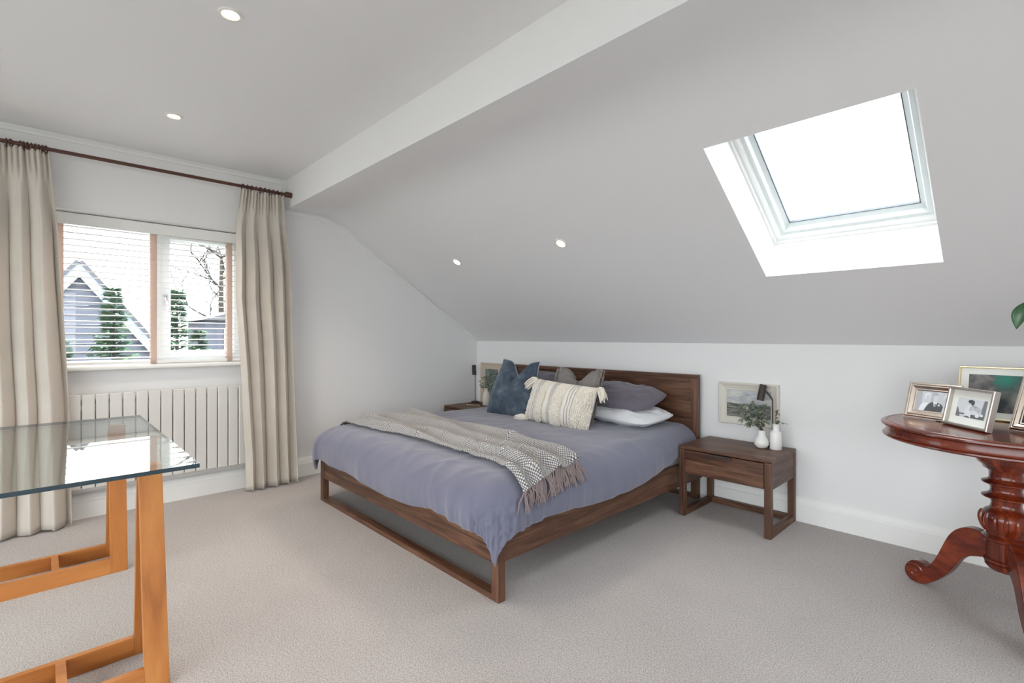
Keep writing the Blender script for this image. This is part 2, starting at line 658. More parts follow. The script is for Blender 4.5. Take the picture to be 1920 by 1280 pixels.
# bulkhead: vertical face, flat soffit and soft bend into the slope
prof = [(YBEAM, ZC), (YBEAM, ZS)]
BY, BS = -1.93, 0.20
for i in range(9):
    t = i / 8
    p0, p1 = Vector((BY, ZS)), Vector((YK, ZS))
    e = slope_pt(0, SL - BS)
    p2 = Vector((e.y, e.z))
    q = p0 * (1 - t) ** 2 + p1 * 2 * t * (1 - t) + p2 * t * t
    prof.append((q.x, q.y))
mb = MB()
vs2 = [(x, a_, b2) for x in (X0, X1) for a_, b2 in prof]
np_ = len(prof)
mb.add(vs2, [(i, i + 1, np_ + i + 1, np_ + i) for i in range(np_ - 1)])
struct('ceiling_bulkhead', mb, 'ceil', smooth=True, angle=30)

mb = MB()
xs = [X0, SK1[0], SK1[1], SK2[0], SK2[1], X1]
ss = [0.0, SKS[0], SKS[1], SL - BS]
for i in range(5):
    for j in range(3):
        if j == 1 and i in (1, 3):
            continue
        mb.poly([slope_pt(xs[i], ss[j]), slope_pt(xs[i + 1], ss[j]), slope_pt(xs[i + 1], ss[j + 1]), slope_pt(xs[i], ss[j + 1])])
struct('ceiling_slope', mb, 'ceil')

# skirtings
SK = [(0, 0), (0.026, 0), (0.026, 0.112), (0.020, 0.118), (0.020, 0.128), (0.014, 0.150), (0.008, 0.160), (0, 0.162)]
mb = MB()
mb.prism(SK, lambda d, z, t: (t, -d, z), X0, X1)
struct('baseboard_back', mb, 'trim')
mb = MB()
mb.prism([(d * 1.35, z) for d, z in SK], lambda d, z, t: (X0 + d, t, z), YB, 0.0)
struct('baseboard_left', mb, 'trim')

# narrow moulding that follows the head of the window wall
path = [(-6.5, ZC - 0.035), (YBEAM - 0.045, ZC - 0.035), (YBEAM - 0.045, ZS - 0.03)]
path += [(-1.90, ZS - 0.03), (-1.80, ZS - 0.042)]
e0 = slope_pt(0, SL - BS)
path += [(e0.y - 0.022, e0.z - 0.038), (-0.01, ZK + 0.006)]
mb = MB()
for (a_, b2), (c2, d2) in zip(path, path[1:]):
    dv = Vector((c2 - a_, d2 - b2)).normalized()
    nv = Vector((-dv.y, dv.x)) * 0.011
    pts = [Vector((a_, b2)) - nv, Vector((c2, d2)) - nv, Vector((c2, d2)) + nv, Vector((a_, b2)) + nv]
    bot = [(X0, p.x, p.y) for p in pts]
    top = [(X0 + 0.013, p.x, p.y) for p in pts]
    mb.hexa(bot, top)
struct('trim_1', mb, 'trim', bevel=0.004)

# ------------------------------------------------------------------ window in the left wall
XF = X0 - 0.26
y0, y1, z0, z1 = WIN
w1 = tag(bpy.data.objects.new('window_1', None), 'white casement window in the left wall behind the slatted blind', None, None, 'structure')
COL.objects.link(w1)


def wring(ya, yb, za, zb, prof_, name, mat, xo, parent):
    cy, cz = (ya + yb) / 2, (za + zb) / 2
    m_ = MB().ring(yb - ya, zb - za, prof_, fn=lambda a_, b2, c2: (xo - b2, cy + a_, cz + c2))
    return m_.build(name, mat, parent, bevel=0.003)


FP = [(0, 0.0), (0, 0.06), (0.045, 0.06), (0.052, 0.045), (0.052, 0.0)]
wring(y0, y1, z0, z1, FP, 'window_frame', 'upvc', XF, w1)
YM = -3.085
MB().box(XF, XF + 0.062, YM - 0.035, YM + 0.035, z0 + 0.05, z1 - 0.05).build('mullion', 'upvc', w1, bevel=0.004)
sash = wring(YM + 0.03, y1 - 0.045, z0 + 0.045, z1 - 0.045, [(0, 0.0), (0, 0.075), (0.05, 0.075), (0.062, 0.06), (0.062, 0.0)], 'sash', 'upvc', XF + 0.004, w1)
MB().box(XF + 0.018, XF + 0.026, y0 + 0.05, YM - 0.03, z0 + 0.05, z1 - 0.05).build('pane', 'glass', w1)
MB().box(XF + 0.018, XF + 0.026, YM + 0.085, y1 - 0.10, z0 + 0.1, z1 - 0.1).build('pane', 'glass', w1)
mb = MB().box(XF + 0.079, XF + 0.092, YM + 0.045, YM + 0.068, 1.50, 1.58)
mb.tube([(XF + 0.09, YM + 0.056, 1.56), (XF + 0.115, YM + 0.056, 1.555), (XF + 0.118, YM + 0.06, 1.52), (XF + 0.115, YM + 0.075, 1.44)], [0.009, 0.010, 0.010, 0.007], 8)
mb.build('handle', 'chrome', w1, smooth=True)
# window board
mb = MB().box(X0 - 0.26, X0 + 0.055, y0 - 0.04, y1 + 0.04, z0 - 0.008, z0 + 0.022)
o = struct('window_sill', mb, 'trim', bevel=0.012, seg=4)
o['label'] = 'white window board under the slatted blind'

# venetian blind
bl = thing('venetian_blind', 'white slatted blind with peach ladder tapes in the left window', 'blind', (X0 - 0.115, (y0 + y1) / 2, z0 + 0.025))
BW = (y1 - y0) / 2 - 0.012
zb = z0 + 0.025
MB().box(0.022, 0.032, -BW, BW, 2.030 - zb, 2.111 - zb).build('valance', 'trim', bl, bevel=0.002)
MB().box(-0.03, 0.018, -BW + 0.005, BW - 0.005, 2.06 - zb, 2.108 - zb).build('head_rail', 'slat', bl, bevel=0.002)
MB().box(-0.026, 0.026, -BW, BW, 0.002, 0.022).build('bottom_rail', 'slat', bl, bevel=0.004)
mb = MB()
NS = 5
pts = []
for i in range(NS):
    t = i / (NS - 1) * 2 - 1
    pts.append((t * 0.025, 0.002 * (1 - t * t)))
out = pts + [(a_, b2 - 0.005) for a_, b2 in reversed(pts)]
mb.prism(out, lambda a_, b2, t: (a_, t, b2), -BW, BW)
slat = mb.build('slat', 'slat', bl, rot=(0, math.radians(2.5), 0))
pitch = 0.0443
nsl = 22
for i in range(nsl):
    zz = 0.05 + i * pitch
    o = slat if i == 0 else copy_mesh(slat, bl)
    o.location = (0, 0, zz)
for yt in (-3.645, -3.117, -2.60):
    yy = yt - (y0 + y1) / 2
    mb = MB()
    mb.box(0.0275, 0.0283, yy - 0.019, yy + 0.019, 0.0, 2.055 - zb)
    mb.box(-0.0283, -0.0275, yy - 0.019, yy + 0.019, 0.0, 2.055 - zb)
    mb.box(-0.0283, 0.0283, yy - 0.019, yy + 0.019, -0.0, 0.001)
    mb.build('ladder_tape', 'tape', bl)

# ------------------------------------------------------------------ roof windows


def roof_window(name, xr, label):
    e_ = tag(bpy.data.objects.new(name, None), label, None, None, 'structure')
    COL.objects.link(e_)
    m_ = MB()
    Dp = 0.27
    cs = [(xr[0], SKS[0]), (xr[1], SKS[0]), (xr[1], SKS[1]), (xr[0], SKS[1])]
    for i in range(4):
        a_, b2 = cs[i], cs[(i + 1) % 4]
        m_.poly([slope_pt(*a_, 0), slope_pt(*b2, 0), slope_pt(*b2, Dp), slope_pt(*a_, Dp)])
    m_.build('reveal', 'trim', e_)
    cx, cs_ = (xr[0] + xr[1]) / 2, (SKS[0] + SKS[1]) / 2
    W, H = xr[1] - xr[0], SKS[1] - SKS[0]
    fn = lambda a_, b2, c2: slope_pt(cx + a_, cs_ + c2, Dp + 0.11 + b2)
    MB().ring(W, H, [(0, 0), (0, 0.13), (0.012, 0.13), (0.012, 0.11), (0.042, 0.11), (0.046, 0.10), (0.046, 0)], fn=fn).build('window_frame', 'upvc', e_)
    MB().ring(W - 0.088, H - 0.088, [(0, 0), (0, 0.10), (0.022, 0.10), (0.030, 0.075), (0.050, 0.06), (0.050, 0)], fn=fn).build('sash', 'alu', e_)
    MB().ring(W - 0.186, H - 0.186, [(0, 0.045), (0, 0.06), (0.006, 0.06), (0.006, 0.045)], fn=fn).build('gasket', 'gasket', e_)
    fn2 = lambda a_, b2, t: slope_pt(cx + a_, cs_ + b2, Dp + 0.11 - t)
    a_, b2 = W / 2 - 0.09, H / 2 - 0.09
    MB().prism([(-a_, -b2), (a_, -b2), (a_, b2), (-a_, b2)], fn2, 0.04, 0.05).build('pane', 'glass', e_)
    # outer kerb keeps daylight from leaking round the lining
    return e_


roof_window('window_2', SK1, 'white framed roof window set in the sloping ceiling')
roof_window('unseen_window_3', SK2, 'unseen second roof window added for daylight, further right along the sloping ceiling')  # out of frame, added so more sky light reaches the interior

# unseen window behind the camera, made wide to let in more daylight
w4 = tag(bpy.data.objects.new('unseen_window_4', None), 'unseen wide window behind the viewer, enlarged to brighten the room', None, None, 'structure')
COL.objects.link(w4)
x0, x1, z0r, z1r = RWIN
fn = lambda a_, b2, c2: ((x0 + x1) / 2 + a_, YB - 0.15 - b2 * -1, (z0r + z1r) / 2 + c2)
MB().ring(x1 - x0, z1r - z0r, FP, fn=fn).build('window_frame', 'upvc', w4)
for k in (1, 2):
    xm = lerp(x0, x1, k / 3)
    MB().box(xm - 0.035, xm + 0.035, YB - 0.15, YB - 0.09, z0r + 0.05, z1r - 0.05).build('mullion', 'upvc', w4)
for k in range(3):
    MB().box(lerp(x0, x1, k / 3) + 0.03, lerp(x0, x1, (k + 1) / 3) - 0.03, YB - 0.13, YB - 0.122, z0r + 0.05, z1r - 0.05).build('pane', 'glass', w4)

w5 = tag(bpy.data.objects.new('unseen_window_5', None), 'window added out of view in the right hand wall to brighten the room', None, None, 'structure')  # unseen extra opening, added to raise the indoor daylight level
COL.objects.link(w5)
fn = lambda a_, b2, c2: (X1 + 0.15 + b2, (RW5[0] + RW5[1]) / 2 + a_, (RW5[2] + RW5[3]) / 2 + c2)
MB().ring(RW5[1] - RW5[0], RW5[3] - RW5[2], FP, fn=fn).build('window_frame', 'upvc', w5)
MB().box(X1 + 0.12, X1 + 0.128, RW5[0] + 0.05, RW5[1] - 0.05, RW5[2] + 0.05, RW5[3] - 0.05).build('pane', 'glass', w5)

# ------------------------------------------------------------------ recessed ceiling lights
M['bulb'] = emit('warm_lamp_glow', (1.0, 0.80, 0.55), 9.0)
M['ring'] = newmat('white_enamel_bezel', (0.8, 0.78, 0.75), 0.3)


def downlight(loc, rot, label, watts=36):
    t_ = thing('recessed_downlight', label, 'ceiling light', loc, rot, 'recessed ceiling spotlights')
    # local -Z is into the room
    MB().lathe([(0.030, -0.003), (0.036, -0.007), (0.045, -0.006), (0.0475, -0.001), (0.0475, 0.0)], 32, caps=False).build('bezel', 'ring', t_, smooth=True)
    MB().lathe([(0.0, -0.002), (0.031, -0.002), (0.031, 0.0)], 32, caps=False).build('lamp_lens', 'bulb', t_)
    l_2 = bpy.data.lights.new('spot', 'SPOT')
    l_2.energy = watts
    l_2.color = (1.0, 0.86, 0.72)
    l_2.spot_size = math.radians(125)
    l_2.spot_blend = 1.0
    l_2.shadow_soft_size = 0.10
    lo = bpy.data.objects.new('spot', l_2)
    COL.objects.link(lo)
    lo.parent = t_
    lo.location = (0, 0, -0.02)


sl = math.atan2(ZS - ZK, -YK)
downlight((2.14, -3.154, ZC), (0, 0, 0), 'lit round downlight in the flat ceiling, nearest the top edge of the picture')
downlight((0.816, -3.141, ZC), (0, 0, 0), 'lit round downlight in the flat ceiling near the curtain pole')
for x, lab in ((0.978, 'lit downlight in the sloping ceiling, the one nearer the window wall'), (2.189, 'lit downlight in the sloping ceiling, the one nearer the roof window')):
    p = slope_pt(x, 0)
    sy = -1.069
    p = Vector((x, sy, ZK + (ZS - ZK) * sy / YK))
    downlight(p, (-sl, 0, 0), lab, 13)

# ------------------------------------------------------------------ radiator
rd = thing('panel_radiator', 'grey white flat panel radiator below the window', 'radiator', (X0, -3.10, 0.0))
mb = MB().box(0.075, 0.105, -0.034, 0.034, 0.215, 0.855)
pan = mb.build('panel', 'rad', rd, bevel=0.007, seg=3)
npan = 18
for i in range(npan):
    o = pan if i == 0 else copy_mesh(pan, rd)
    o.location = (0, (i - (npan - 1) / 2) * 0.0737, 0)
for zz in (0.27, 0.80):
    MB().tube([(0.058, -0.66, zz), (0.058, 0.66, zz)], 0.017, 12).build('header_pipe', 'rad', rd, smooth=True)
for s_ in (-1, 1):
    MB().box(0.0, 0.06, s_ * 0.45 - 0.015, s_ * 0.45 + 0.015, 0.70, 0.74).build('wall_bracket', 'rad', rd)
    mb = MB().tube([(0.058, s_ * 0.66, 0.27), (0.058, s_ * 0.71, 0.27), (0.058, s_ * 0.715, 0.26), (0.058, s_ * 0.715, 0.0)], 0.0075, 10)
    mb.build('supply_pipe', 'chrome', rd, smooth=True)
MB().box(0.042, 0.074, -0.655, 0.655, 0.195, 0.222).build('bottom_channel', 'rad', rd, bevel=0.003)

# ------------------------------------------------------------------ curtain pole and curtains
pl = thing('curtain_pole', 'dark bronze curtain pole above the window', 'curtain pole', (0.10, -2.22, 2.462))
MB().tube([(0, -2.6, 0), (0, 0, 0)], 0.0125, 14).build('rod', 'pole', pl, smooth=True)
MB().lathe([(0.0, -0.012), (0.019, -0.012), (0.024, -0.007), (0.024, 0.002), (0.021, 0.004), (0.024, 0.007), (0.024, 0.042), (0.020, 0.047), (0.0, 0.047)], 20,
           mat=Matrix.Rotation(-PI / 2, 4, 'X'), caps=False).build('finial', 'pole', pl, smooth=True)
for yb_ in (-0.075, -1.9):
    mb = MB().tube([(-0.134, yb_, -0.005), (-0.02, yb_, -0.014)], 0.007, 8)
    mb.tube([(-0.02, yb_, -0.016), (0.0, yb_, -0.018), (0.015, yb_, -0.012)], 0.008, 8)
    mb.lathe([(0.022, 0), (0.022, 0.005), (0.0, 0.006)], 16, c=(-0.135, yb_, -0.005), mat=Matrix.Rotation(PI / 2, 4, 'Y'), caps=False)
    mb.build('bracket', 'pole', pl, smooth=True)


def curtain(label, yl, yr, nf, seed, ring_ys, zbot=0.012):
    random.seed(seed)
    ztop = 2.437
    t_ = thing('curtain', label, 'curtain', (0, 0, 0), (0, 0, 0), 'beige linen curtains on the pole')
    ns, nr = nf * 26, 70
    mb = MB()
    amp = [random.uniform(0.65, 1.25) for _ in range(nf + 2)]
    ph = [random.uniform(-0.35, 0.35) for _ in range(nf + 2)]
    npl = nf * 3 + 2
    for j in range(nr + 1):
        tz = (j / nr) ** 1.25
        z = lerp(ztop, zbot, tz)
        a0, b0 = interp(yl, z), interp(yr, z)
        grow = sstep(0.02, 0.30, tz)
        for i in range(ns + 1):
            s_ = i / ns
            k = s_ * nf
            ki = int(min(k, nf - 1e-6))
            fr_ = k - ki
            A = lerp(amp[ki], amp[ki + 1], fr_)
            P_ = lerp(ph[ki], ph[ki + 1], fr_) + 0.5 * nz(s_ * 3.1 + seed, tz * 1.6, 5.0)
            th = 2 * PI * k + P_ * 2.2
            wv_ = math.sin(th) + 0.28 * math.sin(2 * th + 0.6 + seed)
            pw = math.sin(2 * PI * npl * s_ + seed)
            hd = 1 - sstep(0.035, 0.10, tz)
            x = 0.105 + 0.045 * grow + wv_ * A * lerp(0.012, 0.043, grow) + hd * 0.011 * pw
            y = lerp(a0, b0, s_) + 0.022 * grow * A * math.sin(2 * th) * min(1, 8 * s_, 8 * (1 - s_)) * 0.6
            x += 0.006 * nz(s_ * 9 + seed, tz * 7, 1.0) * grow
            x += 0.005 * nz(s_ * 14 + seed, tz * 16, 3.0) * sstep(0.85, 1.0, tz)
            zz = z + (0.012 * nz(s_ * 5, seed, 2.0) + (0.010 * abs(nz(s_ * 8, seed, 9.0)))) * sstep(0.9, 1.0, tz) + (0.004 * pw * hd if j == 0 else 0)
            mb.v.append((max(x, 0.078 if z < 0.87 else 0.055), y, max(zz, 0.006)))
    w_ = ns + 1
    for j in range(nr):
        for i in range(ns):
            mb.f.append((j * w_ + i, j * w_ + i + 1, (j + 1) * w_ + i + 1, (j + 1) * w_ + i))
            mb.mi.append(0)
    o = mb.build('drape', 'linen', t_, smooth=True, angle=0)
    q = o.modifiers.new('thick', 'SOLIDIFY')
    q.thickness = 0.003
    # header tape stitched near the top and the rings that carry the curtain
    mb0 = MB().torus((0, 0, 0), 0.0225, 0.0042, 'y', 18, 8)
    mb0.tube([(0, 0, -0.0225), (0.002, 0, -0.032)], 0.0022, 6)
    ring0 = None
    for yy in ring_ys:
        if ring0 is None:
            ring0 = mb0.build('curtain_ring', 'pole', t_, smooth=True)
            o2 = ring0
        else:
            o2 = copy_mesh(ring0, t_)
        o2.location = (0.10, yy, 2.4565)
        o2.rotation_euler = (0, 0, random.uniform(-0.35, 0.35))
    return t_


curtain('beige linen curtain to the right of the window, beside the bed',
        [(0.0, -2.545), (0.3, -2.55), (1.0, -2.585), (1.55, -2.62), (2.1, -2.615), (2.43, -2.575)],
        [(0.0, -2.155), (0.9, -2.18), (1.85, -2.212), (2.43, -2.255)], 4, 3, [-2.56 + i * 0.033 for i in range(10)])
curtain('beige linen curtain at the left edge, behind the glass table',
        [(0.0, -4.30), (1.2, -4.28), (2.43, -4.22)],
        [(0.0, -3.59), (0.83, -3.605), (1.36, -3.63), (1.95, -3.66), (2.43, -3.70)], 6, 8,
        [-3.715 - i * 0.017 for i in range(8)] + [-3.875, -3.895, -3.99, -4.1, -4.2])

# ------------------------------------------------------------------ bed
BX0, BX1, BYF, BYH = 0.735, 2.770, -2.19, -0.032
bed = thing('bed_frame', 'dark stained oak bed frame with tall panelled headboard', 'bed', (0, 0, 0))
for nm, xa in (('leg', BX0), ('leg', BX1 - 0.052)):
    MB().box(xa, xa + 0.052, BYF, BYF + 0.045, 0, 0.335).build(nm, 'oak_z', bed, bevel=0.003)
MB().box(BX0 + 0.052, BX1 - 0.052, BYF, BYF + 0.055, 0.0, 0.029).build('floor_runner', 'oak_x', bed, bevel=0.002)
MB().box(BX0 + 0.052, BX1 - 0.052, BYF + 0.008, BYF + 0.036, 0.172, 0.335).build('foot_rail', 'oak_x', bed, bevel=0.002)
for xa in (BX0 + 0.012, BX1 - 0.040):
    MB().box(xa, xa + 0.028, BYF + 0.045, -0.085, 0.178, 0.335).build('side_rail', 'oak_y', bed, bevel=0.002)
HX0, HX1 = 0.672, 2.716
for xa in (HX0, HX1 - 0.052):
    MB().box(xa, xa + 0.052, -0.085, BYH, 0.0, 0.925).build('headboard_post', 'oak_z', bed, bevel=0.003)
MB().box(HX0, HX1, -0.087, BYH, 0.925, 0.953).build('headboard_cap', 'oak_x', bed, bevel=0.003)
zp = [0.20, 0.42, 0.61, 0.775, 0.925]
for a_, b2 in zip(zp, zp[1:]):
    MB().box(HX0 + 0.052, HX1 - 0.052, -0.072, -0.045, a_ + 0.0008, b2 - 0.0008).build('headboard_plank', 'oak_x', bed, bevel=0.001)
MB().box(HX0 + 0.052, HX1 - 0.052, -0.085, -0.035, 0.0, 0.029).build('floor_runner', 'oak_x', bed, bevel=0.002)
MB().box(BX0 + 0.052, BX1 - 0.052, -2.14, -0.09, 0.235, 0.262).build('slat_base', 'oak_x', bed)
mb = MB().lathe([(0.006, 0), (0.006, 0.004), (0.0, 0.005)], 12, c=(BX0 + 0.075, BYF + 0.008, 0.187), mat=Matrix.Rotation(PI / 2, 4, 'X'), caps=False)
mb.build('bolt_cap', 'chrome', bed)
mt = MB().box(0.79, 2.715, -2.12, -0.10, 0.264, 0.50)
tag(mt.build('mattress', 'mattress', bevel=0.05, seg=5), 'white mattress under the mauve duvet on the oak bed', 'mattress')

# duvet -----------------------------------------------------------------
DT = 0.572
RR = 0.165
DX0, DXR, DY0, DY1 = 0.875, 2.665, -2.105, -0.095     # flat top region


def duvet_pt(a_, b2):
    """flat cloth coordinates -> draped point"""
    DX1 = DXR - 0.10 * sstep(-1.0, -0.1, b2)
    ox = a_ - DX1 if a_ > DX1 else (a_ - DX0 if a_ < DX0 else 0.0)
    oy = b2 - DY0 if b2 < DY0 else 0.0
    L = math.hypot(ox, oy)
    x, y = min(max(a_, DX0), DX1), max(b2, DY0)
    puff = 0.013 * nz(a_ * 1.7, b2 * 1.7, 0.3) + 0.007 * nz(a_ * 4.1, b2 * 4.1, 2.3)
    puff += 0.0035 * nz(a_ * 11 + b2 * 3, b2 * 6, 7.0)
    # soft creases: ridged noise, stronger towards the near corner
    cr = 1 - abs(nz(a_ * 2.6 + b2 * 1.9 + 0.4 * nz(a_ * 3, b2 * 3, 1), (a_ - b2) * 0.9, 21.0)) * 3.2
    cr2 = 1 - abs(nz((a_ + b2) * 1.6, (a_ - b2) * 3.4, 33.0)) * 3.0
    wk = 0.35 + 0.65 * math.exp(-((a_ - 2.5) / 0.8) ** 2 - ((b2 + 2.1) / 0.6) ** 2)
    puff += wk * (0.009 * max(cr, 0) ** 2 + 0.007 * max(cr2, 0) ** 2)
    z = DT + puff
    if L > 1e-6:
        dx, dy = ox / L, oy / L
        q = RR * PI / 2
        corner = 2 * abs(dx * dy)
        if L < q:
            outw, drop = RR * math.sin(L / RR), RR * (1 - math.cos(L / RR))
        else:
            outw, drop = RR - 0.05 * (L - q) * (1 - corner), RR + (L - q)
        # gathers near the hanging corners and along the hem
        hang = sstep(0.08, 0.34, L)
        sarc = (a_ - b2)
        gath = math.exp(-((a_ - DXR - 0.05) / 0.35) ** 2 - ((b2 - DY0) / 0.45) ** 2)
        tw = a_ * abs(dy) + b2 * abs(dx)
        f_ = 0.016 * nz(a_ * 3.2, b2 * 3.2, 4.4) + gath * (0.034 * nz(tw * 13, L * 2.0, 8) + 0.026 * (0.5 - abs(nz(tw * 22, L * 2.0, 3)) * 2.2)) + 0.004 * nz(tw * 14, L * 2, 12)
        outw += hang * f_ + 0.012 * math.sin(min(L / 0.35, 1) * PI) * (1 + nz(a_ * 2, b2 * 2, 6.0))
        if ox < 0:
            outw += 0.02 * hang
        x += dx * outw
        y += dy * outw
        z -= drop
    # soft dip towards the head on the outer shoulder
    return Vector((x, y, z))


FTO = 0.335     # overhang lengths


def over_r(b2):
    return interp([(-2.45, 0.345), (-2.1, 0.335), (-1.9, 0.318), (-1.6, 0.338), (-1.2, 0.334), (-0.85, 0.305), (-0.5, 0.285), (-0.09, 0.27)], b2) + 0.008 * nz(b2 * 6, 1.0)


def over_f(a_):
    return interp([(0.6, 0.30), (0.9, 0.325), (1.3, 0.34), (1.7, 0.358), (2.0, 0.352), (2.3, 0.338), (2.45, 0.33), (2.7, 0.34), (3.1, 0.345)], a_) + 0.008 * nz(a_ * 6, 3.0)


na, nb = 150, 150
mb = MB()
for j in range(nb + 1):
    tj = j / nb
    for i in range(na + 1):
        ti = i / na
        # coordinate lines bend so the hem follows its measured drop
        b_nom = lerp(DY0 - FTO, DY1, tj)
        a_hi = DXR - 0.10 * sstep(-1.0, -0.1, b_nom) + over_r(b_nom)
        a_lo = DX0 - 0.305
        # denser sampling near the sides
        u = ti
        a_ = lerp(a_lo, a_hi, u)
        b_lo = DY0 - over_f(a_)
        b2 = lerp(b_lo, DY1, tj)
        mb.v.append(duvet_pt(a_, b2))
w_ = na + 1
for j in range(nb):
    for i in range(na):
        mb.f.append((j * w_ + i, j * w_ + i + 1, (j + 1) * w_ + i + 1, (j + 1) * w_ + i))
        mb.mi.append(0)
dv = mb.build('duvet', 'duvet', smooth=True, angle=0)
q = dv.modifiers.new('thick', 'SOLIDIFY')
q.thickness = 0.022
q.offset = -1
q = dv.modifiers.new('sub', 'SUBSURF')
q.levels = 0
q.render_levels = 1
tag(dv, 'mauve grey duvet draped over the oak bed', 'duvet')

# throw -----------------------------------------------------------------
FRONT = [(0.70, -2.03), (1.0, -2.03), (1.62, -1.985), (2.11, -1.985), (2.55, -2.01), (2.86, -2.10)]
BACK = [(0.70, -1.37), (0.90, -1.42), (1.62, -1.445), (2.16, -1.505), (2.72, -1.61), (2.86, -1.64)]


def throw_pt(t, s_, lift=0.0):
    """t along the length 0..1 (left->right), s across 0 front..1 back"""
    aF = lerp(0.74, 2.825, t)
    aB = lerp(0.82, 2.755, t)
    a_ = lerp(aF, aB, s_)
    bF, bB = interp(FRONT, a_), interp(BACK, a_)
    b2 = lerp(bF, bB, s_)
    e_ = 0.004
    p = duvet_pt(a_, b2)
    du = duvet_pt(a_ + e_, b2) - p
    dv_ = duvet_pt(a_, b2 + e_) - p
    n_ = du.cross(dv_).normalized()
    fold = (0.5 + 0.5 * math.sin(2 * PI * (s_ * 3.3 + 0.55 * nz(t * 2.0, s_ * 1.2, 11)) + 1.1)) ** 1.6
    fade = sstep(0, 0.06, s_) * sstep(0, 0.06, 1 - s_)
    h_ = 0.013 + lift + (0.066 * fold * (0.6 + 0.5 * nz(t * 3, s_ * 4, 2)) + 0.006 * nz(t * 9, s_ * 5, 4)) * (0.25 + 0.75 * fade)
    return p + n_ * max(h_, 0.010)


nl, nw = 190, 64
mb = MB()
mb.uv = []
for j in range(nw + 1):
    for i in range(nl + 1):
        mb.v.append(throw_pt(i / nl, j / nw))
        mb.uv.append((i / nl * 2.05, j / nw * 0.72))
w_ = nl + 1
for j in range(nw):
    for i in range(nl):
        mb.f.append((j * w_ + i, j * w_ + i + 1, (j + 1) * w_ + i + 1, (j + 1) * w_ + i))
        mb.mi.append(0)
th_ = thing('knitted_throw', 'grey and cream knitted throw with mauve fringe across the foot of the bed', 'throw', (0, 0, 0))
o = mb.build('blanket', 'knit', th_, smooth=True, angle=0)
q = o.modifiers.new('thick', 'SOLIDIFY')
q.thickness = 0.008
q.offset = 1
random.seed(5)
for end in (1, 0):
    mb = MB()
    for i in range(88):
        s_ = (i + random.random()) / 88
        p0 = throw_pt(0.996 if end else 0.004, s_)
        base = p0 + Vector((0, 0, 0.004))
        side = 1 if end else -1
        ln = random.uniform(0.075, 0.105)
        pts = [base]
        drift = random.gauss(0, 0.32)
        for k in range(1, 5):
            f_ = k / 4
            a_ = lerp(2.825, 2.755, s_) if end else lerp(0.74, 0.82, s_)
            aa = a_ + side * ln * f_
            bb = interp(FRONT, a_) * (1 - s_) + interp(BACK, a_) * s_ + drift * ln * f_ - 0.02 * f_
            pts.append(duvet_pt(aa, bb) + Vector((side * (0.012 + 0.008 * random.random()), -0.002, 0.008 + 0.012 * random.random() * (1 - f_))))
        mb.tube(pts, [0.0038, 0.0044, 0.0042, 0.0036, 0.0015], 6)
    o = mb.build('fringe', 'throwfringe', th_, smooth=True)
    o['kind'] = 'stuff'

# cushions and pillows ----------------------------------------------------


def cushion_mesh(w, h, t, pinch=0.06, chop=0.0, wrinkle=0.006, seed=0, n_=44, flat=2.2, sag=0.0, chopw=0.42, taper=0.0, rnd=0.0):
    """upright cushion: width X, height Z (0 at the base), thickness Y. returns MB and border list"""
    mb_ = MB()
    mb_.uv = []

    def pt(u, v_, side):
        ex = 1 - pinch * (1 - v_ * v_)
        ez = 1 - pinch * (1 - u * u)
        x = u * w / 2 * ex * (1 - taper * sstep(-0.4, 1.0, v_)) * math.sqrt(1 - rnd * v_ ** 4 * 0.5)
        z = v_ * h / 2 * ez * math.sqrt(1 - rnd * u ** 4 * 0.5)
        th2 = t / 2 * (max(0, 1 - abs(u) ** flat) * max(0, 1 - abs(v_) ** flat)) ** 0.55
        wr = wrinkle * (nz(u * 2.3 + seed, v_ * 2.3, side) + 0.6 * nz(u * 6 + seed, v_ * 5, side + 3))
        edge = min(1, 5 * (1 - abs(u)), 5 * (1 - abs(v_)))
        y = side * (th2 + wr * edge)
        if chop:
            g = math.exp(-((u - 0.08) / chopw) ** 2) * sstep(-0.2, 1.0, v_)
            z -= chop * g
            # creases fanning out of the chop
            fan = math.exp(-((u - 0.05) / 0.55) ** 2) * sstep(0.0, 0.6, v_) * (1 - sstep(0.80, 1.0, v_))
            y += side * 0.010 * fan * math.sin(math.atan2(v_ - 1.15, u - 0.08) * 22 + seed) * edge
            y += -side * 0.045 * math.exp(-((u - 0.08) / 0.16) ** 2) * sstep(0.45, 1.0, v_) * edge
        z += sag * (u * u) * 0.0
        return (x, y, z + h / 2)

    for side in (-1, 1):
        o_ = len(mb_.v)
        for j in range(n_ + 1):
            for i in range(n_ + 1):
                u, v_ = i / n_ * 2 - 1, j / n_ * 2 - 1
                u = math.copysign(abs(u) ** 0.8, u)
                v_ = math.copysign(abs(v_) ** 0.8, v_)
                mb_.v.append(pt(u, v_, side))
                mb_.uv.append((u / 2 + 0.5, v_ / 2 + 0.5))
        for j in range(n_):
            for i in range(n_):
                q_ = (o_ + j * (n_ + 1) + i, o_ + j * (n_ + 1) + i + 1, o_ + (j + 1) * (n_ + 1) + i + 1, o_ + (j + 1) * (n_ + 1) + i)
                mb_.f.append(q_ if side < 0 else tuple(reversed(q_)))
                mb_.mi.append(0)
    border = []
    for k in range(n_):
        border.append((k / n_ * 2 - 1, -1))
    for k in range(n_):
        border.append((1, k / n_ * 2 - 1))
    for k in range(n_):
        border.append((1 - k / n_ * 2, 1))
    for k in range(n_):
        border.append((-1, 1 - k / n_ * 2))
    return mb_, [Vector(pt(u, v_, 1)) for u, v_ in border], pt


def weld(o, d=0.0006):
    bm = bmesh.new()
    bm.from_mesh(o.data)
    bmesh.ops.remove_doubles(bm, verts=bm.verts, dist=d)
    bm.to_mesh(o.data)
    bm.free()


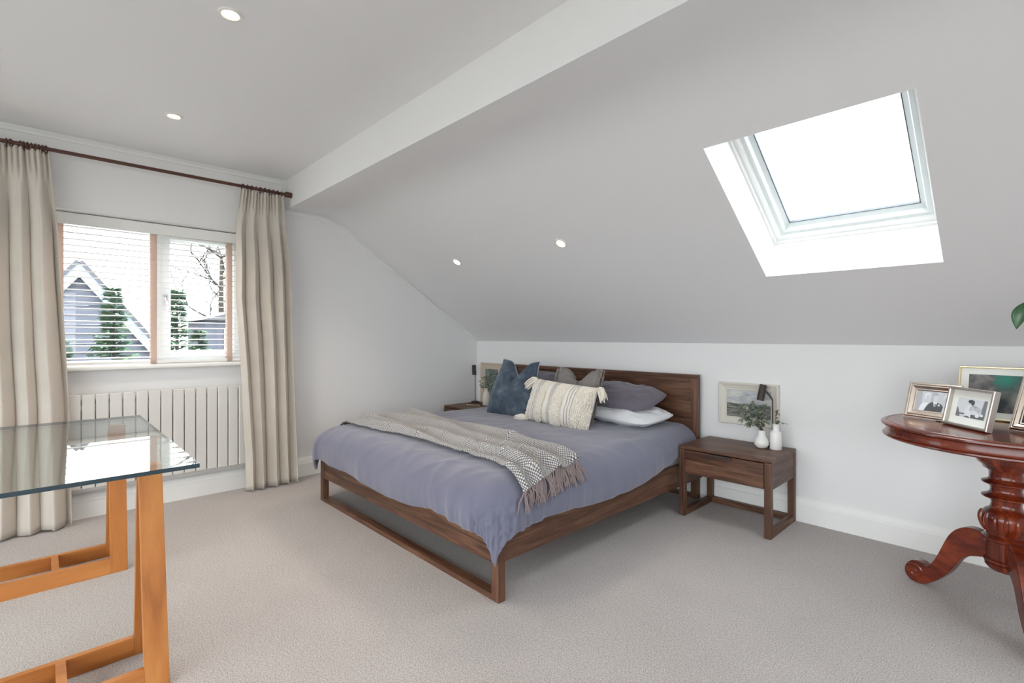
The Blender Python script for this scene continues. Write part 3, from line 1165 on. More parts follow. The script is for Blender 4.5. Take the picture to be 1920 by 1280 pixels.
def tassel(mb_, base, dirv, ln, spread, n_=34, r=0.0032):
    base, dirv = Vector(base), Vector(dirv).normalized()
    a_ = dirv.orthogonal().normalized()
    b2 = dirv.cross(a_)
    for _ in range(n_):
        q_ = random.uniform(0, 2 * PI)
        k = random.uniform(0.1, 1) * spread
        off = a_ * math.cos(q_) * k + b2 * math.sin(q_) * k
        L_ = ln * random.uniform(0.8, 1.1)
        bend = Vector((0, 0, -0.25 * L_))
        pts = [base + off * 0.25, base + dirv * L_ * 0.35 + off * 0.95, base + dirv * L_ * 0.7 + off * 1.05 + bend * 0.35, base + dirv * L_ + off * 1.1 + bend]
        mb_.tube(pts, [r, r * 1.1, r, r * 0.5], 5)


# two pillows per side, lying against the headboard
def lying_pillow(name, label, mat, loc, w, d, t, rot, seed, group=None):
    t_ = thing(name, label, 'pillow', loc, rot, group)
    mb_, bd, pt = cushion_mesh(w, d, t, 0.03, 0, 0.016, seed, 40, 2.4, rnd=0.45)
    o_ = mb_.build('pillow_body', mat, t_, smooth=True, angle=0)
    weld(o_)
    m_ = MB().tube(bd + [bd[0]], 0.0035, 6)
    m_.build('seam', mat, t_, smooth=True)
    return t_


lying_pillow('pillow', 'white pillow under the mauve one on the right of the bed', 'white_cotton', (2.24, -0.60, 0.625), 0.70, 0.44, 0.14, (math.radians(-85), math.radians(2), math.radians(-5)), 2, 'pillows at the headboard')
lying_pillow('pillow', 'mauve grey pillow on top of the white pillow', 'pillow', (2.16, -0.52, 0.715), 0.70, 0.42, 0.175, (math.radians(-76), math.radians(3), math.radians(-3)), 5, 'pillows at the headboard')
lying_pillow('pillow', 'mauve grey pillow between the blue cushion and the headboard', 'pillow', (1.24, -0.50, 0.71), 0.72, 0.42, 0.19, (math.radians(-68), 0, 0.02), 15, 'pillows at the headboard')

# blue velvet cushion
t_ = thing('velvet_cushion', 'blue velvet cushion with a chopped top and pale piping', 'cushion', (1.355, -0.80, 0.545), (math.radians(-19), math.radians(2), math.radians(9)))
mb_, bd, pt = cushion_mesh(0.51, 0.52, 0.22, 0.05, 0.135, 0.006, 1, 60, 2.3, chopw=0.34, taper=0.22)
o = mb_.build('cushion_body', 'velvet', t_, smooth=True, angle=0)
weld(o)
MB().tube(bd + [bd[0]], 0.0045, 6).build('piping', 'piping', t_, smooth=True)

# grey linen cushion with shaggy fringe
t_ = thing('fringed_cushion', 'grey linen cushion with shaggy fringed edge behind the striped cushion', 'cushion', (1.905, -0.66, 0.55), (math.radians(-20), 0, math.radians(-3)))
mb_, bd, pt = cushion_mesh(0.46, 0.455, 0.17, 0.05, 0.105, 0.006, 4, 44, 2.3, chopw=0.36)
o = mb_.build('cushion_body', 'greylinen', t_, smooth=True, angle=0)
weld(o)
random.seed(9)
mb = MB()
nbd = len(bd)
for k in range(520):
    u = random.random() * nbd
    p = bd[int(u) % nbd].lerp(bd[(int(u) + 1) % nbd], u % 1)
    ctr = Vector((0, 0, 0.23))
    od = (p - ctr)
    od.y = 0
    od.normalize()
    fr_ = random.choice((-1, -1, 1))
    ln = random.uniform(0.035, 0.08)
    d0 = Vector((0.25 * od.x, fr_ * 0.35, 0.2 * od.z))
    pts = [p + od * 0.004, p + d0 * 0.035 + od * 0.006, p + d0 * 0.05 + Vector((random.uniform(-.012, .012), 0, -ln * 0.55)), p + d0 * 0.052 + Vector((random.uniform(-.018, .018), 0, -ln))]
    mb.tube(pts, [0.0036, 0.004, 0.0034, 0.0016], 4)
o = mb.build('fringe', 'fringe_dark', t_, smooth=True)
o['kind'] = 'stuff'

# cream striped cushion with tassels
t_ = thing('striped_cushion', 'cream woven cushion with grey stripes and corner tassels', 'cushion', (1.965, -0.885, 0.563), (math.radians(-19), math.radians(2.5), math.radians(-3)))
mb_, bd, pt = cushion_mesh(0.66, 0.345, 0.17, 0.03, 0.0, 0.007, 7, 60, 2.6)
o = mb_.build('cushion_body', 'stripe', t_, smooth=True, angle=0)
weld(o)
random.seed(21)
for (u, v_) in ((-1, -1), (1, -1), (1, 1), (-1, 1)):
    mb = MB()
    p = Vector(pt(u, v_, 1))
    tassel(mb, p, (u * 1.0, -0.25, -0.75 if v_ > 0 else 0.02), 0.10, 0.032, 60, 0.0036)
    mb.build('tassel', 'cream', t_, smooth=True)
mb = MB()
for (ua, ub, cnt) in ((0.0, 0.05, 260), (0.225, 0.325, 620), (0.49, 0.625, 900), (0.80, 1.0, 1150)):
    for _ in range(cnt):
        u = random.uniform(ua, ub) * 2 - 1
        v_ = random.uniform(-0.97, 0.97)
        p = Vector(pt(u, v_, -1))
        r_ = random.uniform(0.004, 0.010)
        sx_ = random.uniform(-0.010, 0.010)
        mb.tube([p, p + Vector((sx_, -r_, -0.004)), p + Vector((sx_ * 1.6, -r_ * 1.2, -0.014)), p + Vector((sx_, -0.001, -0.020))], [0.0022, 0.0026, 0.0026, 0.0012], 4, caps=False)
o = mb.build('yarn_loops', 'cream', t_, smooth=True)
o['kind'] = 'stuff'

# ------------------------------------------------------------------ bedside tables


def bedside(loc, label, mirror=1):
    """origin at floor, front-left corner of an object 0.605 wide, 0.475 deep; front faces -Y"""
    t_ = thing('bedside_table', label, 'bedside table', loc, (0, 0, 0), 'pair of oak bedside tables')
    W, Dp, H = 0.605, 0.472, 0.489
    L = 0.042
    for xa in (0, W - L):
        for ya in (0, Dp - L):
            MB().box(xa, xa + L, ya, ya + L, 0, H - 0.021).build('leg', 'oak_z', t_, bevel=0.006, seg=3)
    for xa in (0.002, W - L + 0.002):
        MB().box(xa, xa + L - 0.004, L, Dp - L, 0, 0.040).build('floor_rail', 'oak_y', t_, bevel=0.002)
    MB().box(L, W - L, Dp - L + 0.002, Dp - 0.002, 0, 0.040).build('floor_rail', 'oak_x', t_, bevel=0.002)
    MB().box(0, W, 0, Dp, H - 0.021, H).build('top', 'oak_x', t_, bevel=0.004, seg=3)
    for xa in (0.003, W - 0.021):
        MB().box(xa, xa + 0.018, L, Dp - L, 0.30, H - 0.021).build('side_panel', 'oak_y', t_)
    MB().box(L, W - L, Dp - 0.02, Dp - 0.006, 0.30, H - 0.021).build('back_panel', 'oak_x', t_)
    MB().box(L, W - L, 0.03, Dp - 0.02, 0.302, 0.316).build('bottom_panel', 'oak_x', t_)
    dr = MB().box(L + 0.0025, W - L - 0.0025, 0.002, 0.022, 0.303, H - 0.027).build('drawer_front', 'oak_x', t_, bevel=0.0015)
    MB().box(0.215, 0.365, -0.014, 0.010, H - 0.040, H - 0.026).build('handle', 'black', dr, bevel=0.002)
    return t_


bedside((2.782, -0.497, 0), 'dark oak bedside table to the right of the bed, drawer fully in view')
bedside((-0.002, -0.505, 0), 'dark oak bedside table in the corner, mostly hidden by the bed')


# reading lamps
def lamp(base, elbow, neck, sh_c, sh_dir, label):
    t_ = thing('reading_lamp', label, 'lamp', base, (0, 0, 0), 'bedside reading lamps')
    B = Vector(base)
    MB().lathe([(0.0, 0.0), (0.043, 0.0), (0.045, 0.003), (0.045, 0.016), (0.042, 0.019), (0.010, 0.020), (0.008, 0.026), (0, 0.026)], 28, caps=False).build('base', 'black', t_, smooth=True)
    e_, nk, c2 = Vector(elbow) - B, Vector(neck) - B, Vector(sh_c) - B
    pts = [Vector((0, 0, 0.02)), Vector((0, 0, e_.z - 0.03)), Vector((0, 0, e_.z - 0.01)).lerp(e_, 0.3), e_.lerp(nk, 0.25), nk]
    MB().tube(pts, [0.0042, 0.0042, 0.0045, 0.0062, 0.0062], 10).build('stem', 'black', t_, smooth=True)
    d_ = Vector(sh_dir).normalized()
    R_ = Vector((0, 0, 1)).rotation_difference(d_).to_matrix().to_4x4()
    pr = [(0.0, 0.056), (0.021, 0.056), (0.0235, 0.053), (0.0235, -0.056), (0.0215, -0.056), (0.0205, 0.045), (0.0, 0.046)]
    MB().lathe(pr, 28, c=c2, mat=R_, caps=False).build('shade', 'black', t_, smooth=True)
    MB().lathe([(0.0, -0.035), (0.012, -0.033), (0.017, -0.02), (0.012, 0.0), (0.010, 0.03)], 16, c=c2, mat=R_, caps=False).build('bulb', 'ceramic', t_, smooth=True)


lamp((3.253, -0.072, 0.489), (3.253, -0.072, 0.816), (3.210, -0.074, 0.869), (3.185, -0.078, 0.858), (0.16, 0.10, 1.0), 'dark slim reading lamp behind the white vases on the right bedside table')
lamp((0.085, -0.130, 0.489), (0.085, -0.130, 0.80), (0.082, -0.130, 0.835), (0.078, -0.140, 0.866), (-0.16, 0.10, 1.0), 'dark slim reading lamp on the corner bedside table')

# ------------------------------------------------------------------ pictures on the wall
m = newmat('seascape_print', (0.5, 0.5, 0.5), 0.5)
v = coords(m)
n, l, b = NT(m)
sx = n.new('ShaderNodeSeparateXYZ')
l.new(v, sx.inputs[0])
cl = noise_tex(m, coords(m, (9, 1, 22)), 1.0, 5, 0.6, 0.8)
sky_c = ramp(m, cl, [(0.3, (0.30, 0.32, 0.34)), (0.5, (0.48, 0.50, 0.52)), (0.7, (0.70, 0.66, 0.58))])
wv_c = noise_tex(m, coords(m, (14, 1, 120)), 1.0, 5, 0.65, 0.6)
sea_c = ramp(m, wv_c, [(0.34, (0.035, 0.045, 0.04)), (0.5, (0.14, 0.15, 0.13)), (0.62, (0.30, 0.29, 0.26)), (0.75, (0.55, 0.52, 0.48))])
hz_ = ramp(m, mathn(m, 'ADD', mathn(m, 'MULTIPLY', sx.outputs['Z'], 40.0), mathn(m, 'MULTIPLY', cl, 0.3)), [(0.05, (0, 0, 0)), (0.35, (1, 1, 1))])
setc(m, mixc(m, hz_, sea_c, sky_c))
M['sea'] = m
m = newmat('garden_print', (0.2, 0.3, 0.3), 0.5)
v = coords(m)
n, l, b = NT(m)
sx = n.new('ShaderNodeSeparateXYZ')
l.new(v, sx.inputs[0])
a = noise_tex(m, coords(m, (10, 1, 16)), 1.0, 5, 0.65, 0.5)
top_c = ramp(m, a, [(0.35, (0.05, 0.065, 0.055)), (0.5, (0.13, 0.15, 0.125)), (0.7, (0.24, 0.34, 0.32))])
fl = noise_tex(m, coords(m, (60, 1, 60)), 1.0, 3, 0.6)
low_c = ramp(m, fl, [(0.40, (0.02, 0.03, 0.02)), (0.52, (0.09, 0.13, 0.08)), (0.60, (0.5, 0.52, 0.45))])
g = ramp(m, mathn(m, 'ADD', mathn(m, 'MULTIPLY', sx.outputs['Z'], 8.0), mathn(m, 'MULTIPLY', a, 0.6)), [(0.2, (0, 0, 0)), (0.45, (1, 1, 1))])
setc(m, mixc(m, g, low_c, top_c))
M['garden'] = m


def wall_picture(name, label, cx, cz, w, h, inset, mat, fr_mat, prof_, y=-0.001, rx=0.0):
    t_ = thing(name, label, 'picture', (cx, y, cz), (rx, 0, 0))
    MB().ring(w, h, prof_).build('frame', fr_mat, t_, bevel=0.0012)
    i_ = inset - 0.002
    MB().box(-w / 2 + i_, w / 2 - i_, -0.012, -0.006, -h / 2 + i_, h / 2 - i_).build('print', mat, t_)
    return t_


wall_picture('seascape_picture', 'small seascape in a wide cream frame above the right bedside table', 3.068, 0.757, 0.418, 0.306, 0.054, 'sea', 'picframe',
             [(0, 0), (0, 0.030), (0.006, 0.034), (0.013, 0.032), (0.020, 0.026), (0.046, 0.016), (0.050, 0.018), (0.055, 0.014), (0.055, 0)])
wall_picture('garden_picture', 'garden picture in a taupe frame on the corner bedside table', 0.245, 0.722, 0.36, 0.45, 0.07, 'garden', 'picframe2',
             [(0, 0), (0, 0.026), (0.006, 0.030), (0.014, 0.028), (0.020, 0.022), (0.062, 0.016), (0.066, 0.018), (0.071, 0.013), (0.071, 0)], -0.008, math.radians(-1))

# ------------------------------------------------------------------ vases, sprigs


def leaf_blade(mb_, p, d_, ln, wd, mi=0, droop=0.25):
    p, d_ = Vector(p), Vector(d_).normalized()
    sd = d_.cross(Vector((0, 0, 1)))
    if sd.length < 1e-3:
        sd = Vector((1, 0, 0))
    sd.normalize()
    up = sd.cross(d_)
    prof_ = [(0.0, 0.05), (0.25, 0.8), (0.5, 1.0), (0.75, 0.75), (1.0, 0.03)]
    vs_ = []
    for t, w_2 in prof_:
        c2 = p + d_ * ln * t - Vector((0, 0, droop * ln * t * t))
        for k in (-1, 0, 1):
            vs_.append(c2 + sd * k * wd / 2 * w_2 + up * (abs(k) * 0.18 * wd * w_2))
    fs = []
    for i in range(len(prof_) - 1):
        for k in range(2):
            fs.append((i * 3 + k, i * 3 + k + 1, (i + 1) * 3 + k + 1, (i + 1) * 3 + k))
    mb_.add(vs_, fs, mi)


def sprig(parent, pts, nleaf, size, seed, mats=('stem', 'leaf', 'leaf2', 'leaf3'), wt=(1, 1, 2, 2, 2, 3)):
    random.seed(seed)
    mb_ = MB()
    pts = [Vector(p) for p in pts]
    # smooth by Catmull-Rom like sampling
    sm = []
    for i in range(len(pts) - 1):
        for k in range(4):
            sm.append(pts[i].lerp(pts[i + 1], k / 4))
    sm.append(pts[-1])
    mb_.tube(sm, [lerp(0.0018, 0.0007, i / (len(sm) - 1)) for i in range(len(sm))], 5)
    for k in range(nleaf):
        f_ = random.uniform(0.30, 1.0) * (len(sm) - 1)
        i = int(min(f_, len(sm) - 2))
        p = sm[i].lerp(sm[i + 1], f_ - i)
        tdir = (sm[i + 1] - sm[i]).normalized()
        rd_ = Vector((random.uniform(-1, 1), random.uniform(-1, 1), random.uniform(-0.7, 1))).normalized()
        leaf_blade(mb_, p, tdir * 0.5 + rd_, size * random.uniform(0.7, 1.3), size * random.uniform(0.5, 0.75), random.choice(wt), 0.2)
    return mb_.build('sprig', list(mats), parent, smooth=True)


Z = 0.489
V1 = (3.216, -0.170, Z)
V2 = (3.300, -0.150, Z)
vt = MB().lathe([(0.0, 0.0), (0.022, 0.0), (0.036, 0.008), (0.045, 0.024), (0.0465, 0.040), (0.042, 0.058), (0.031, 0.074), (0.025, 0.088), (0.0235, 0.104), (0.0245, 0.122),
                 (0.0225, 0.122), (0.0215, 0.104), (0.023, 0.088), (0.029, 0.073), (0.040, 0.056), (0.040, 0.02), (0.0, 0.006)], 32, caps=False)
tag(vt.build('bulb_vase', 'ceramic', None, smooth=True, angle=60, loc=V1), 'round bellied white vase on the right bedside table', 'vase')
vt = MB().lathe([(0.0, 0.0), (0.034, 0.0), (0.0375, 0.004), (0.036, 0.060), (0.0345, 0.112), (0.032, 0.119), (0.0225, 0.126), (0.021, 0.132), (0.0205, 0.158), (0.0215, 0.172),
                 (0.0190, 0.172), (0.0185, 0.13), (0.030, 0.115), (0.032, 0.02), (0.0, 0.008)], 32, caps=False)
tag(vt.build('bottle_vase', 'ceramic', None, smooth=True, angle=60, loc=V2), 'tall straight white bottle vase next to the round vase', 'vase')
eu = thing('eucalyptus_bunch', 'loose eucalyptus sprigs standing in the round white vase', 'foliage', (V1[0], V1[1], V1[2] + 0.008))
tips = [(-0.15, -0.05, 0.225), (-0.115, -0.06, 0.285), (-0.06, -0.02, 0.30), (-0.10, -0.07, 0.20), (-0.04, -0.05, 0.26), (0.02, -0.05, 0.25), (0.035, -0.02, 0.29), (-0.06, -0.09, 0.17),
        (-0.02, -0.08, 0.19), (0.055, -0.045, 0.20), (-0.13, -0.02, 0.185)]
for k, tp in enumerate(tips):
    tp = Vector(tp)
    sprig(eu, [(0, 0, 0), (0.004 * (k - 5) * 0.5, -0.004, 0.12), (tp.x * 0.45, tp.y * 0.5, tp.z * 0.78 + 0.02), (tp.x * 0.8, tp.y * 0.8, tp.z), tp - Vector((0, 0, 0.02))], 30, 0.025, 40 + k)
eu2 = thing('eucalyptus_sprig', 'single drooping leaf sprig in the tall white bottle vase', 'foliage', (V2[0], V2[1], V2[2] + 0.009))
sprig(eu2, [(0, 0, 0), (0.002, 0, 0.15), (0.012, -0.004, 0.178), (0.04, -0.012, 0.178), (0.075, -0.02, 0.172)], 13, 0.022, 71, wt=(1, 1, 1))
sprig(eu2, [(0, 0, 0), (0.0, 0, 0.15), (-0.004, 0.01, 0.20), (0.0, 0.012, 0.235), (0.01, 0.012, 0.26)], 14, 0.024, 72, wt=(3, 3, 1))

# corner table items
V3 = (0.335, -0.175, Z)
vt = MB().lathe([(0.0, 0.0), (0.035, 0.0), (0.043, 0.006), (0.044, 0.07), (0.040, 0.115), (0.028, 0.145), (0.018, 0.160), (0.017, 0.185), (0.020, 0.192), (0.016, 0.192), (0.014, 0.16), (0.030, 0.12), (0.034, 0.02), (0, 0.008)], 28, caps=False)
tag(vt.build('bottle_vase', 'ceramic_matt', None, smooth=True, angle=60, loc=V3), 'cream bottle vase on the corner bedside table beside the blue cushion', 'vase')
eu3 = thing('eucalyptus_sprig', 'leafy sprigs in the cream vase on the corner bedside table', 'foliage', (V3[0], V3[1], V3[2] + 0.009))
for k, tp in enumerate([(-0.10, -0.02, 0.25), (-0.05, -0.03, 0.30), (0.0, -0.03, 0.31), (-0.07, -0.04, 0.21), (0.04, -0.02, 0.27)]):
    tp = Vector(tp)
    sprig(eu3, [(0, 0, 0), (0, 0, 0.17), (tp.x * 0.5, tp.y * 0.6, tp.z * 0.9), tp], 20, 0.024, 80 + k)
tr = MB().box(-0.085, 0.085, -0.055, 0.055, 0.0, 0.010)
tr.box(-0.075, 0.075, -0.047, 0.047, 0.0101, 0.016, 1)
tag(tr.build('notebook', ['gold', 'back'], None, bevel=0.002, loc=(0.215, -0.235, Z), rot=(0, 0, 0.35)), 'small flat gilt edged book lying on the corner bedside table', 'book')

# ------------------------------------------------------------------ glass dining table
GZ = 0.78
GX0, GX1, GY0, GY1 = 0.800, 2.360, -4.060, -3.310
gt = thing('glass_table', 'glass topped table on orange cherry wood trestles', 'table', ((GX0 + GX1) / 2, (GY0 + GY1) / 2, 0))
cx, cy = (GX0 + GX1) / 2, (GY0 + GY1) / 2
hx, hy = (GX1 - GX0) / 2, (GY1 - GY0) / 2
mb = MB()
vs_ = [(-hx, -hy, GZ - 0.015), (hx, -hy, GZ - 0.015), (hx, hy, GZ - 0.015), (-hx, hy, GZ - 0.015), (-hx, -hy, GZ), (hx, -hy, GZ), (hx, hy, GZ), (-hx, hy, GZ)]
mb.add(vs_, [(3, 2, 1, 0), (4, 5, 6, 7)], 0)
mb.add(vs_, [(0, 1, 5, 4), (1, 2, 6, 5), (2, 3, 7, 6), (3, 0, 4, 7)], 1)
mb.build('table_top', ['tableglass', 'glassedge'], gt)


def trestle(xo_b, xi_b, xo_t, xi_t):
    zt = GZ - 0.0165
    T = 0.026
    W = 0.073
    ya, yb_ = 0.285, -0.285

    def hex_lean(xb, xt, z0_, z1_, y0_, y1_, name, mat):
        def X(z):
            return lerp(xb, xt, z / zt) - cx
        bot = [(X(z0_), y0_, z0_), (X(z0_) + T, y0_, z0_), (X(z0_) + T, y1_, z0_), (X(z0_), y1_, z0_)]
        top = [(X(z1_), y0_, z1_), (X(z1_) + T, y0_, z1_), (X(z1_) + T, y1_, z1_), (X(z1_), y1_, z1_)]
        MB().hexa(bot, top).build(name, mat, gt, bevel=0.0015)
    for xb, xt in ((xo_b, xo_t), (xi_b, xi_t)):
        hex_lean(xb, xt, 0.0, zt, ya - W, ya, 'leg', 'cherry_z')
        hex_lean(xb, xt, 0.0, zt, yb_, yb_ + W, 'leg', 'cherry_z')
        hex_lean(xb, xt, 0.0, 0.076, yb_ + W, ya - W, 'rail', 'cherry_y')
    x_a, x_b = lerp(xi_b, xi_t, 0.09) - cx + T, lerp(xo_b, xo_t, 0.09) - cx
    MB().box(x_a, x_b, -0.014, 0.014, 0.03, 0.0755).build('spacer', 'cherry_y', gt, bevel=0.001)


trestle(1.118, 0.845, 1.012, 0.985)
trestle(2.322, 2.035, 2.158, 2.131)

# ------------------------------------------------------------------ round pedestal table
TC = Vector((4.41, -0.617, 0))
TZ = 0.842
rt = thing('pedestal_table', 'round polished mahogany pedestal table with scroll feet', 'table', TC)
R = 0.45
MB().lathe([(0.0, TZ - 0.022), (R - 0.02, TZ - 0.022), (R - 0.008, TZ - 0.021), (R, TZ - 0.014), (R - 0.001, TZ - 0.007), (R - 0.010, TZ - 0.001), (R - 0.022, TZ - 0.0005), (R - 0.025, TZ - 0.004),
            (R - 0.030, TZ), (0.0, TZ)], 96, caps=False).build('table_top', 'mahog_x', rt, smooth=True, angle=35)
MB().lathe([(0.0, TZ - 0.072), (R - 0.014, TZ - 0.072), (R - 0.006, TZ - 0.066), (R - 0.007, TZ - 0.060), (R - 0.016, TZ - 0.056), (R - 0.019, TZ - 0.050), (R - 0.019, TZ - 0.0225), (0, TZ - 0.0225)], 96, caps=False
           ).build('apron', 'mahog_x', rt, smooth=True, angle=35)
colp = [(0.0, 0.195), (0.03, 0.197), (0.058, 0.208), (0.072, 0.226), (0.072, 0.236), (0.068, 0.238), (0.076, 0.244), (0.076, 0.256), (0.068, 0.260), (0.068, 0.335), (0.076, 0.338), (0.083, 0.346), (0.083, 0.354), (0.074, 0.360),
        (0.066, 0.366), (0.066, 0.372), (0.078, 0.392), (0.086, 0.42), (0.087, 0.44), (0.083, 0.458), (0.070, 0.474), (0.060, 0.480), (0.054, 0.488), (0.051, 0.505), (0.054, 0.520), (0.068, 0.524), (0.083, 0.532), (0.083, 0.537),
        (0.064, 0.545), (0.055, 0.556), (0.053, 0.570), (0.056, 0.584), (0.072, 0.588), (0.083, 0.595), (0.083, 0.600), (0.064, 0.607), (0.058, 0.618), (0.058, 0.640), (0.062, 0.652), (0.078, 0.662), (0.080, 0.672), (0.096, 0.684),
        (0.104, 0.700), (0.104, TZ - 0.072), (0, TZ - 0.072)]
MB().lathe(colp, 56, caps=False).build('column', 'mahog_z', rt, smooth=True, angle=50)
for k in range(15):
    t = 2 * PI * (k + 0.3) / 15
    pts, rs = [], []
    for i in range(9):
        f_ = i / 8
        z = lerp(0.378, 0.462, f_)
        rr = interp([(0.372, 0.066), (0.392, 0.078), (0.42, 0.086), (0.44, 0.087), (0.458, 0.083), (0.474, 0.070)], z)
        pts.append((rr * math.cos(t), rr * math.sin(t), z))
        rs.append(0.003 + 0.007 * math.sin(PI * (0.08 + 0.84 * f_)))
    MB().tube(pts, rs, 8).build('gadroon', 'mahog_z', rt, smooth=True)
LEG = [(0.056, 0.329), (0.089, 0.354), (0.118, 0.358), (0.149, 0.350), (0.180, 0.327), (0.205, 0.293), (0.223, 0.252), (0.238, 0.212), (0.258, 0.160), (0.283, 0.115), (0.300, 0.096),
       (0.312, 0.108), (0.338, 0.114), (0.368, 0.104), (0.392, 0.075), (0.399, 0.046), (0.390, 0.018), (0.362, 0.0), (0.325, 0.0), (0.293, 0.016), (0.251, 0.052), (0.205, 0.107), (0.180, 0.157), (0.161, 0.191), (0.130, 0.221),
       (0.095, 0.234), (0.056, 0.245)]


def smooth_closed(pts, n_=2):
    for _ in range(n_):
        o_ = []
        for i in range(len(pts)):
            a_, b2 = Vector(pts[i]), Vector(pts[(i + 1) % len(pts)])
            o_.append(tuple(a_.lerp(b2, 0.25)))
            o_.append(tuple(a_.lerp(b2, 0.75)))
        pts = o_
    return pts


LEGS = smooth_closed(LEG, 2)
for a_ in (158, 288, 40):
    t = math.radians(a_)
    dx, dy = math.cos(t), math.sin(t)
    mb = MB()
    mb.prism(LEGS, lambda p_, z, w_2: (p_ * dx - w_2 * dy, p_ * dy + w_2 * dx, max(z, 0.0)), -0.026, 0.026)
    lg = mb.build('leg', 'mahog_x', rt, smooth=True, angle=35, bevel=0.004, seg=2)
    # raised scroll on both faces
    for s_ in (-1, 1):
        sp = []
        for k in range(40):
            f_ = k / 39
            q_ = f_ * 2.6 * PI + 0.7
            rr = lerp(0.040, 0.006, f_)
            p_, z = 0.347 + rr * math.cos(q_), 0.056 + rr * math.sin(q_)
            sp.append((p_ * dx - s_ * 0.026 * dy, p_ * dy + s_ * 0.026 * dx, z))
        MB().tube(sp, [lerp(0.0055, 0.0035, k / 39) for k in range(40)], 6).build('scroll_carving', 'mahog_x', lg, smooth=True)

# ------------------------------------------------------------------ photo frames on the round table
GRAYS = {}


def gray(v_):
    k = round(v_, 2)
    if k not in GRAYS:
        GRAYS[k] = newmat('photo_grey_%02d' % int(k * 100), (k * 0.97, k, k * 1.04), 0.35, 0.4)
    return GRAYS[k]


def ell(cx_, cy_, rx, ry, n_=18, rot=0.0):
    o_ = []
    for i in range(n_):
        t = 2 * PI * i / n_
        a_, b2 = rx * math.cos(t), ry * math.sin(t)
        o_.append((cx_ + a_ * math.cos(rot) - b2 * math.sin(rot), cy_ + a_ * math.sin(rot) + b2 * math.cos(rot)))
    return o_


def photo(parent, w, h, zc, layers, y):
    """flat print in the XZ plane facing -Y; layers = (shade, polygon in 0..1)"""
    mb_ = MB()
    mats = []
    for k, (s_, poly_) in enumerate(layers):
        mt_ = gray(s_) if not isinstance(s_, str) else M[s_]
        if mt_ not in mats:
            mats.append(mt_)
        pts = [(-w / 2 + min(max(a_, 0), 1) * w, y - 0.00012 * k, zc - h / 2 + min(max(b2, 0), 1) * h) for a_, b2 in poly_]
        mb_.poly(pts, mats.index(mt_))
    return mb_.build('photo_print', mats, parent)


RECT = [(0, 0), (1, 0), (1, 1), (0, 1)]


def bead_ring(parent, w, h, zc, r, y, mat):
    mb_ = MB()
    step = r * 2.05
    pts = []
    for k in range(int(w / step) + 1):
        x = -w / 2 + w * k / int(w / step)
        pts += [(x, zc - h / 2), (x, zc + h / 2)]
    for k in range(1, int(h / step)):
        z = zc - h / 2 + h * k / int(h / step)
        pts += [(-w / 2, z), (w / 2, z)]
    for x, z in pts:
        mb_.lathe([(0.0, -r), (r * 0.75, -r * 0.66), (r, 0), (r * 0.75, r * 0.66), (0.0, r)], 8, c=(x, y, z), caps=False)
    o_ = mb_.build('beading', mat, parent, smooth=True)
    o_['kind'] = 'stuff'
    return o_


def standing_frame(name, label, p, ang, tilt, w, h, prof_, fr_mat, inset, layers, mount=0.0, beads=None, strut=True, mount_mat='mount'):
    """p = world position of the bottom-left front corner"""
    a_ = math.radians(ang)
    ctr = Vector(p) + Vector((math.cos(a_), math.sin(a_), 0)) * (w / 2)
    dep = max(y for _, y in prof_)
    bc = 0.0031 if beads else 0.0
    t_ = thing(name, label, 'photo frame', (ctr.x, ctr.y, TZ + 0.0005 + bc), (-math.radians(tilt), 0, a_), 'framed photographs on the round table')
    zc = h / 2
    MB().ring(w, h, prof_, fn=lambda x, y, z: (x, y, z + zc)).build('frame', fr_mat, t_, bevel=0.001)
    i_ = inset - 0.001
    MB().box(-w / 2 + i_, w / 2 - i_, 0.0 - 0.004, 0.004, i_, h - i_).build('backing_board', 'back', t_)
    yy = -0.0045
    if mount:
        MB().box(-w / 2 + i_, w / 2 - i_, yy - 0.0005, yy, i_, h - i_).build('mount', mount_mat, t_)
        photo(t_, w - 2 * (inset + mount), h - 2 * (inset + mount), zc, layers, yy - 0.0012)
    else:
        photo(t_, w - 2 * inset, h - 2 * inset, zc, layers, yy - 0.0006)
    if beads:
        bead_ring(t_, w, h, zc, 0.003, -dep * 0.6, beads)
    if strut:
        # hinged easel leg reaching back to the table top
        L_ = h * 0.72
        bt = math.radians(tilt)
        pt_ = Vector((0, 0.005, L_))
        # foot on the table: local z so that world z = 0
        yb_ = 0.075
        zb_ = yb_ * math.tan(bt)
        fb = Vector((0, yb_, zb_ + 0.002))
        d_ = 0.02
        mb_ = MB()
        mb_.hexa([fb + Vector((-d_, 0, 0)), fb + Vector((d_, 0, 0)), fb + Vector((d_, 0.004, 0.001)), fb + Vector((-d_, 0.004, 0.001))],
                 [pt_ + Vector((-d_ * .6, 0, 0)), pt_ + Vector((d_ * .6, 0, 0)), pt_ + Vector((d_ * .6, 0.004, 0.001)), pt_ + Vector((-d_ * .6, 0.004, 0.001))])
        mb_.build('easel_strut', 'back', t_)
    return t_


